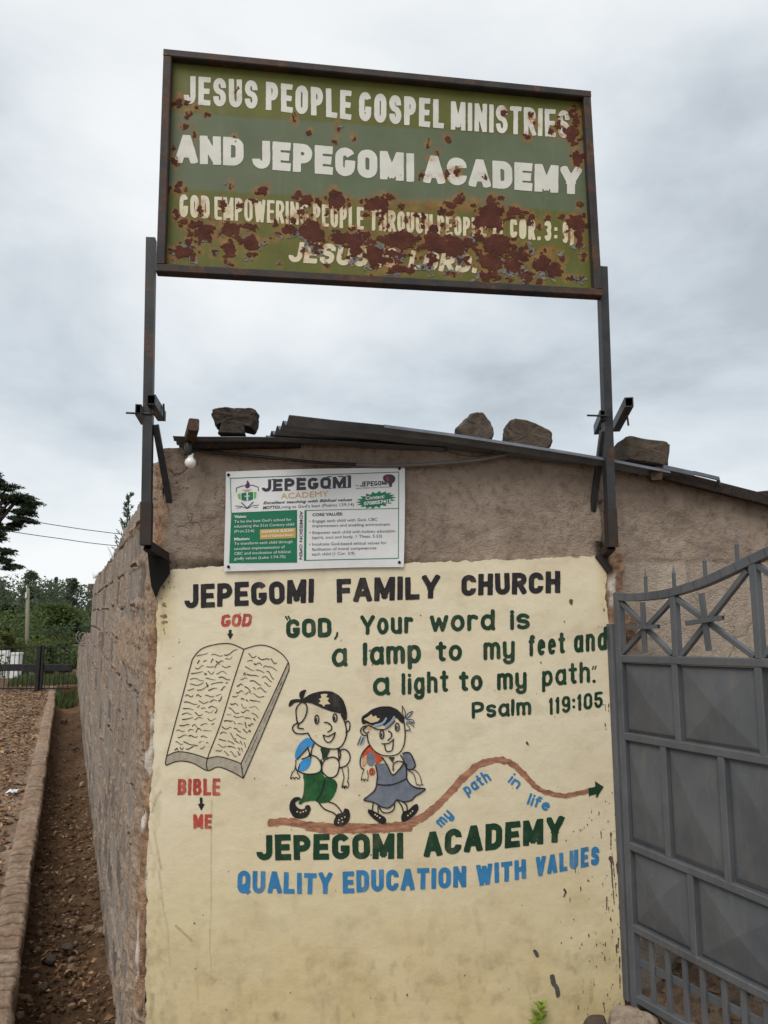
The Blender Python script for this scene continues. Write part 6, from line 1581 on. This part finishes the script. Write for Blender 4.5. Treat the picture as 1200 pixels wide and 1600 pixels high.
a, b = at_y(129, 960, 100), at_y(165, 947, 100); m = MB(); hw_ = (b[0] - a[0])
m.add([(a[0], 99, a[2]), (b[0], 99, a[2]), (b[0], 103, b[2]), (a[0] + .8, 103, b[2]), (b[0], 107, a[2]), (a[0], 107, a[2])], [[0, 1, 2, 3], [3, 2, 4, 5], [0, 3, 5]]); m.obj('roof', [M['redroof']], HR)
m = MB(); m.bar(((a[0] + b[0]) / 2 + .2, 103, -3), ((a[0] + b[0]) / 2 + .2, 103, a[2]), hw_ - .8, 6, (0, 1, 0), bev=.01); m.obj('wall', [M['whitewash']], HR)
FR = thing('far_house', wall_pt(4.2, 0, -9), 'grey brown roofed house beyond the tin roof at the right edge', 'building')
e0 = WALL.p(1184, 768, -9); ez = e0[2]; s0 = (e0 - W0) @ WD
m = MB(); hw = 2.6; q_ = [wall_pt(s0, ez, -9), wall_pt(s0 + 7, ez, -9), wall_pt(s0 + 7, ez + .55, -9 - hw), wall_pt(s0 + 2.4, ez + .55, -9 - hw), wall_pt(s0, ez, -9 - 2 * hw), wall_pt(s0 + 7, ez, -9 - 2 * hw)]
m.add(q_ + [v_ - V(0, 0, .09) for v_ in q_], [[0, 1, 2, 3], [3, 2, 5, 4], [0, 3, 4], [6, 0, 4, 10], [7, 1, 0, 6], [9, 8, 7, 6], [10, 11, 8, 9]]); m.obj('roof', [M['darkwood']], FR)
m = MB(); c_ = [wall_pt(s0 + .5, -.6, -9.4), wall_pt(s0 + 6.6, -.6, -9.4), wall_pt(s0 + 6.6, -.6, -8.6 - 2 * hw), wall_pt(s0 + .5, -.6, -8.6 - 2 * hw)]
m.add(c_ + [V(v_[0], v_[1], ez - .05) for v_ in c_], [[i, (i + 1) % 4, 4 + (i + 1) % 4, 4 + i] for i in range(4)]); m.obj('wall', [M['plaster']], FR)
for x0_, x1_, y0_, y1_, Y_, lb in ((13, 29, 1023, 1062, 28, 'broad whitewashed gate pillar beyond the far gate, left one'), (73, 78, 1030, 1050, 40, 'slim whitewashed pillar beyond the far gate, right one')):
    a, b = at_y(x0_, y1_, Y_), at_y(x1_, y0_, Y_); m = MB(); w_ = b[0] - a[0]; xm = (a[0] + b[0]) / 2
    m.bar((xm, Y_ + w_ / 2, a[2] - .6), (xm, Y_ + w_ / 2, b[2]), w_, w_, (0, 1, 0), bev=.03); m.bar((xm, Y_ + w_ / 2, b[2] + .002), (xm, Y_ + w_ / 2, b[2] + .07), w_ * 1.15, w_ * 1.15, (0, 1, 0), bev=.03)
    tag(m.obj('gate_pillar', [M['whitewash']], base=(xm, Y_ + w_ / 2, a[2] - .6)), lb, 'pillar')
a, b = at_y(-60, 1030, 30), at_y(14, 1028, 30); m = MB(); m.bar((a[0], 30, a[2] - .3), (b[0], 30, b[2] - .3), .2, 1.2, (0, 0, 1), bev=.02)
tag(m.obj('garden_wall', [M['whitewash']], base=(b[0], 30, b[2] - 1)), 'low whitewashed garden wall running left from the broad pillar', 'wall')

# black bar gate across the lane
FG = thing('bar_gate', at_y(60, 1078, 16), 'black iron bar gate closing the far end of the lane', 'gate')
Yg = 15.9
xa, xb = at_y(-120, 1043, Yg)[0], -6.72
zb, zt_, zm = at_y(60, 1077, Yg)[2], at_y(60, 1010, Yg)[2], at_y(60, 1043, Yg)[2]
m = MB(); m.bar((xa, Yg, zm), (xb, Yg, zm), .05, .145, (0, 0, 1)); m.obj('band', [M['blackiron']], FG)
m = MB(); m.bar((xa, Yg, zb + .02), (xb, Yg, zb + .02), .03, .03, (0, 0, 1)); m.bar((xa, Yg, zt_ - .02), (xb, Yg, zt_ - .02), .018, .018, (0, 0, 1)); m.obj('rail', [M['blackiron']], FG)
m = MB(); x = xa
while x < xb - .02:
    m.bar((x, Yg, zb), (x, Yg, zm - .06), .014, .014, (0, 1, 0)); m.bar((x, Yg, zm + .06), (x, Yg, zt_ + .02), .012, .012, (0, 1, 0)); x += .098
m.obj('pickets', [M['blackiron']], FG)
for x_, w_ in ((60, .085), (66, .05)):
    p = at_y(x_, 1043, Yg - .03); m = MB(); m.bar((p[0], Yg - .03, zb - .05), (p[0], Yg - .03, zt_ + .02), w_, w_, (0, 1, 0)); m.obj('post', [M['blackiron']], FG)
# scroll on the far wall end
m = MB(); pts = []
c = SIDE.p(129, 996, .06)
for k in range(34):
    a = k / 33 * 2 * pi * 1.7; r = .125 * (1 - k / 33 * .72); pts.append(c + WD * (r * .85 * cos(a + 2.2)) + V(0, 0, r * sin(a + 2.2)))
m.cyl(pts, .010, 7); m.cyl([c + V(0, 0, -.128) - WD * .14, c + V(0, 0, -.135) + WD * .1], .012, 7)
tag(m.obj('iron_scroll', [M['cable']], smooth=True, base=c - V(0, 0, .17)), 'white iron scroll on the far low end of the block wall', 'scroll')

# ================================================================== stones, litter, grass
def put_rock(x, y, z, w_, h_, seed, label, mat='rubble', group='stones in the trench', name='trench_stone'):
    w_ *= .66; h_ *= .6
    c = on_z(x, y, z); tag(rock(name, c + V(0, 0, h_ * .1), w_, w_ * .8, h_, M[mat], seed, .35, seed * .7, sub=3, rough=.16, cuts=9), label, 'stone', group)
for i, (x, y, z, w_, h_, lb, mat) in enumerate(((32, 1568, -.30, .17, .12, 'large tan stone at the bottom left corner of the trench', 'rubble'), (76, 1500, -.32, .15, .10, 'rounded brown stone in the trench close to the kerb', 'stone2'), (140, 1452, -.33, .13, .06, 'long pale stone in the trench close to the block wall', 'rubble'), (115, 1441, -.33, .09, .05, 'small pale stone left of the long pale one in the trench', 'rubble'), (110, 1408, -.33, .07, .04, 'small white stone halfway up the trench', 'concrete'), (106, 1480, -.33, .12, .07, 'flat brown stone in the middle of the trench', 'stone2'), (112, 1512, -.33, .10, .05, 'pale oval stone in front of the flat brown one in the trench', 'rubble'), (66, 1545, -.32, .12, .08, 'brown stone behind the large tan one in the trench', 'stone2'), (128, 1226, -.30, .14, .09, 'pale stone far along the trench by the wall', 'concrete'), (118, 1170, -.28, .15, .10, 'stone lying deep in the shade of the far trench', 'stone2'), (100, 1128, -.22, .22, .16, 'big stone blocking the far end of the trench', 'stone2'))):
    put_rock(x, y, z, w_, h_, 100 + i * 7, lb, mat)
def scatter_rocks(name, label, n, area, zf, smin, smax, mats, seed):
    rg = random.Random(seed); vs = []; fs = []; mi = []
    ico = bmesh.new(); bmesh.ops.create_icosphere(ico, subdivisions=1, radius=1); iv = np.array([q.co[:] for q in ico.verts]); jf = [[q.index for q in f.verts] for f in ico.faces]; ico.free()
    for k in range(n):
        t, o = area(rg); r = smin + (smax - smin) * rg.random() ** 3; p = side_g(np.array(t), np.array(o), zf(np.array(t), np.array(o)))
        a = rg.uniform(0, 6.28); sc = V(rg.uniform(.7, 1.4), rg.uniform(.6, 1.1), rg.uniform(.4, .8)) * r
        v = iv * (1 + np.array([[rg.uniform(-.22, .22)] for _ in iv])) * sc; ca, sa = cos(a), sin(a)
        v = np.stack([v[:, 0] * ca - v[:, 1] * sa, v[:, 0] * sa + v[:, 1] * ca, v[:, 2]], -1) + p + V(0, 0, r * .2)
        b = len(vs); vs += v.tolist(); fs += [[q + b for q in f] for f in jf]; mi += [rg.randrange(len(mats))] * len(jf)
    o = mesh_obj(name, vs, fs, mats, None, False, mi); o['kind'] = 'stuff'; o['label'] = label; o['category'] = 'rubble'; return o
scatter_rocks('trench_rubble', 'loose earth clods and pebbles covering the trench bottom', 2400, lambda r: (abs(r.gauss(0, 3.6)) - .6, r.uniform(0, .43)), trench_z, .004, .028, [M['rubble'], M['earth'], M['earth'], M['earth'], M['earth']], 5)
scatter_rocks('lane_pebbles', 'pebbles and clods scattered over the lane beside the kerb', 1500, lambda r: (r.uniform(0, 15), K_OUT + .02 + abs(r.gauss(0, 1.0))), lane_z, .006, .045, [M['rubble'], M['lane'], M['lane'], M['stone2']], 6)
def litter(name, label, n, area, zf, smin, smax, mats, seed, cat):
    rg = random.Random(seed); m = MB()
    for k in range(n):
        t, o = area(rg); p = side_g(np.array(t), np.array(o), zf(np.array(t), np.array(o))) + V(0, 0, .008 + rg.random() * .012)
        a = rg.uniform(0, 6.28); d = V(cos(a), sin(a), rg.gauss(0, .25)); l = rg.uniform(smin, smax); leaf(m, p, d, V(rg.gauss(0, .3), rg.gauss(0, .3), 1), l, l * rg.uniform(.35, .7), rg.randrange(len(mats)), .3)
    o = m.obj(name, mats); o['kind'] = 'stuff'; o['label'] = label; o['category'] = cat; return o
litter('leaf_litter', 'dry brown leaves and scraps strewn over the lane beside the kerb', 8000, lambda r: (r.uniform(-.5, 15.2), K_OUT + .03 + abs(r.gauss(0, 1.1))), lane_z, .025, .085, [M['litter1'], M['litter2'], M['litter2'], M['rubble']], 9, 'leaf litter')
def bank_area(r): return r.uniform(.1, 1.6), r.uniform(.02, 1.0)
rgb = random.Random(21); vs_ = []; fs_ = []; mi_ = []
for k in range(420):
    s_, a_ = bank_area(rgb); p_ = bank_fn(np.array(s_), np.array(a_)); rad = .008 + .03 * rgb.random() ** 3; n0 = len(vs_)
    for d_ in ((1, 0, 0), (-1, 0, 0), (0, 1, 0), (0, -1, 0), (0, 0, 1), (0, 0, -1)): vs_.append(p_ + V(*d_) * rad * V(rgb.uniform(.7, 1.4), rgb.uniform(.7, 1.3), rgb.uniform(.5, .9)) + V(rgb.uniform(-.3, .3), rgb.uniform(-.3, .3), .3) * rad)
    for f_ in ((0, 2, 4), (2, 1, 4), (1, 3, 4), (3, 0, 4), (2, 0, 5), (1, 2, 5), (3, 1, 5), (0, 3, 5)): fs_.append([n0 + i for i in f_]); mi_.append(k % 3)
o_ = mesh_obj('bank_rubble', vs_, fs_, [M['rubble'], M['lane'], M['stone2']], None, False, mi_); o_['kind'] = 'stuff'; o_['label'] = 'broken clods and stones on the earth bank behind the gate'; o_['category'] = 'rubble'
litter('trench_litter', 'dead leaves and straw lying in the trench', 900, lambda r: (abs(r.gauss(0, 4)) - .3, r.uniform(.02, .42)), trench_z, .015, .05, [M['litter2'], M['litter2'], M['earth'], M['litter1']], 10, 'leaf litter')
c = on_z(17, 1241, -.05); m = MB(); rg = random.Random(2)
g_ = [[c + V((i - 2) * .024 + rg.uniform(-.008, .008), (j - 1.5) * .024, .012 + rg.uniform(0, .03)) for i in range(5)] for j in range(4)]
m.add([q for r in g_ for q in r], [[j * 5 + i, j * 5 + i + 1, j * 5 + i + 6, j * 5 + i + 5] for j in range(3) for i in range(4)]); tag(m.obj('paper_scrap', [M['paper']], base=c), 'crumpled white scrap lying on the lane beside the kerb', 'scrap')
def grass(name, label, n, area, zf, hmin, hmax, seed):
    rg = random.Random(seed); m = MB()
    for k in range(n):
        t, o = area(rg); p = side_g(np.array(t), np.array(o), zf(np.array(t), np.array(o))); a = rg.uniform(0, 6.28); h_ = rg.uniform(hmin, hmax)
        d = V(cos(a) * .4, sin(a) * .4, 1); x = V(-sin(a), cos(a), 0) * .008 * (1 + h_ * 6); m.add([p - x, p + x, p + d * h_], [[0, 1, 2]])
    o = m.obj(name, [M['grass']]); o['kind'] = 'stuff'; o['label'] = label; o['category'] = 'grass'; return o
grass('grass', 'fresh green grass at the far end of the trench', 900, lambda r: (12.2 + r.random() * 2.4, r.uniform(.05, .45)), lambda t, o: trench_z(t, o), .05, .16, 4)
grass('verge_grass', 'green grass verge seen through the bars of the far gate', 2600, lambda r: (15.8 + abs(r.gauss(0, 3)), r.uniform(-.2, 1.5) ** 1 + 0), terr, .05, .16, 14)
tt = np.linspace(16, 44, 60); oo = np.linspace(0, 2.6, 8)
structure(grid_mesh('far_road', tt, oo, lambda t, o: side_g(t, o + 2.4 - .02 * (t - 16), terr(t, o + 2.4) + .02), M['tarmac']))
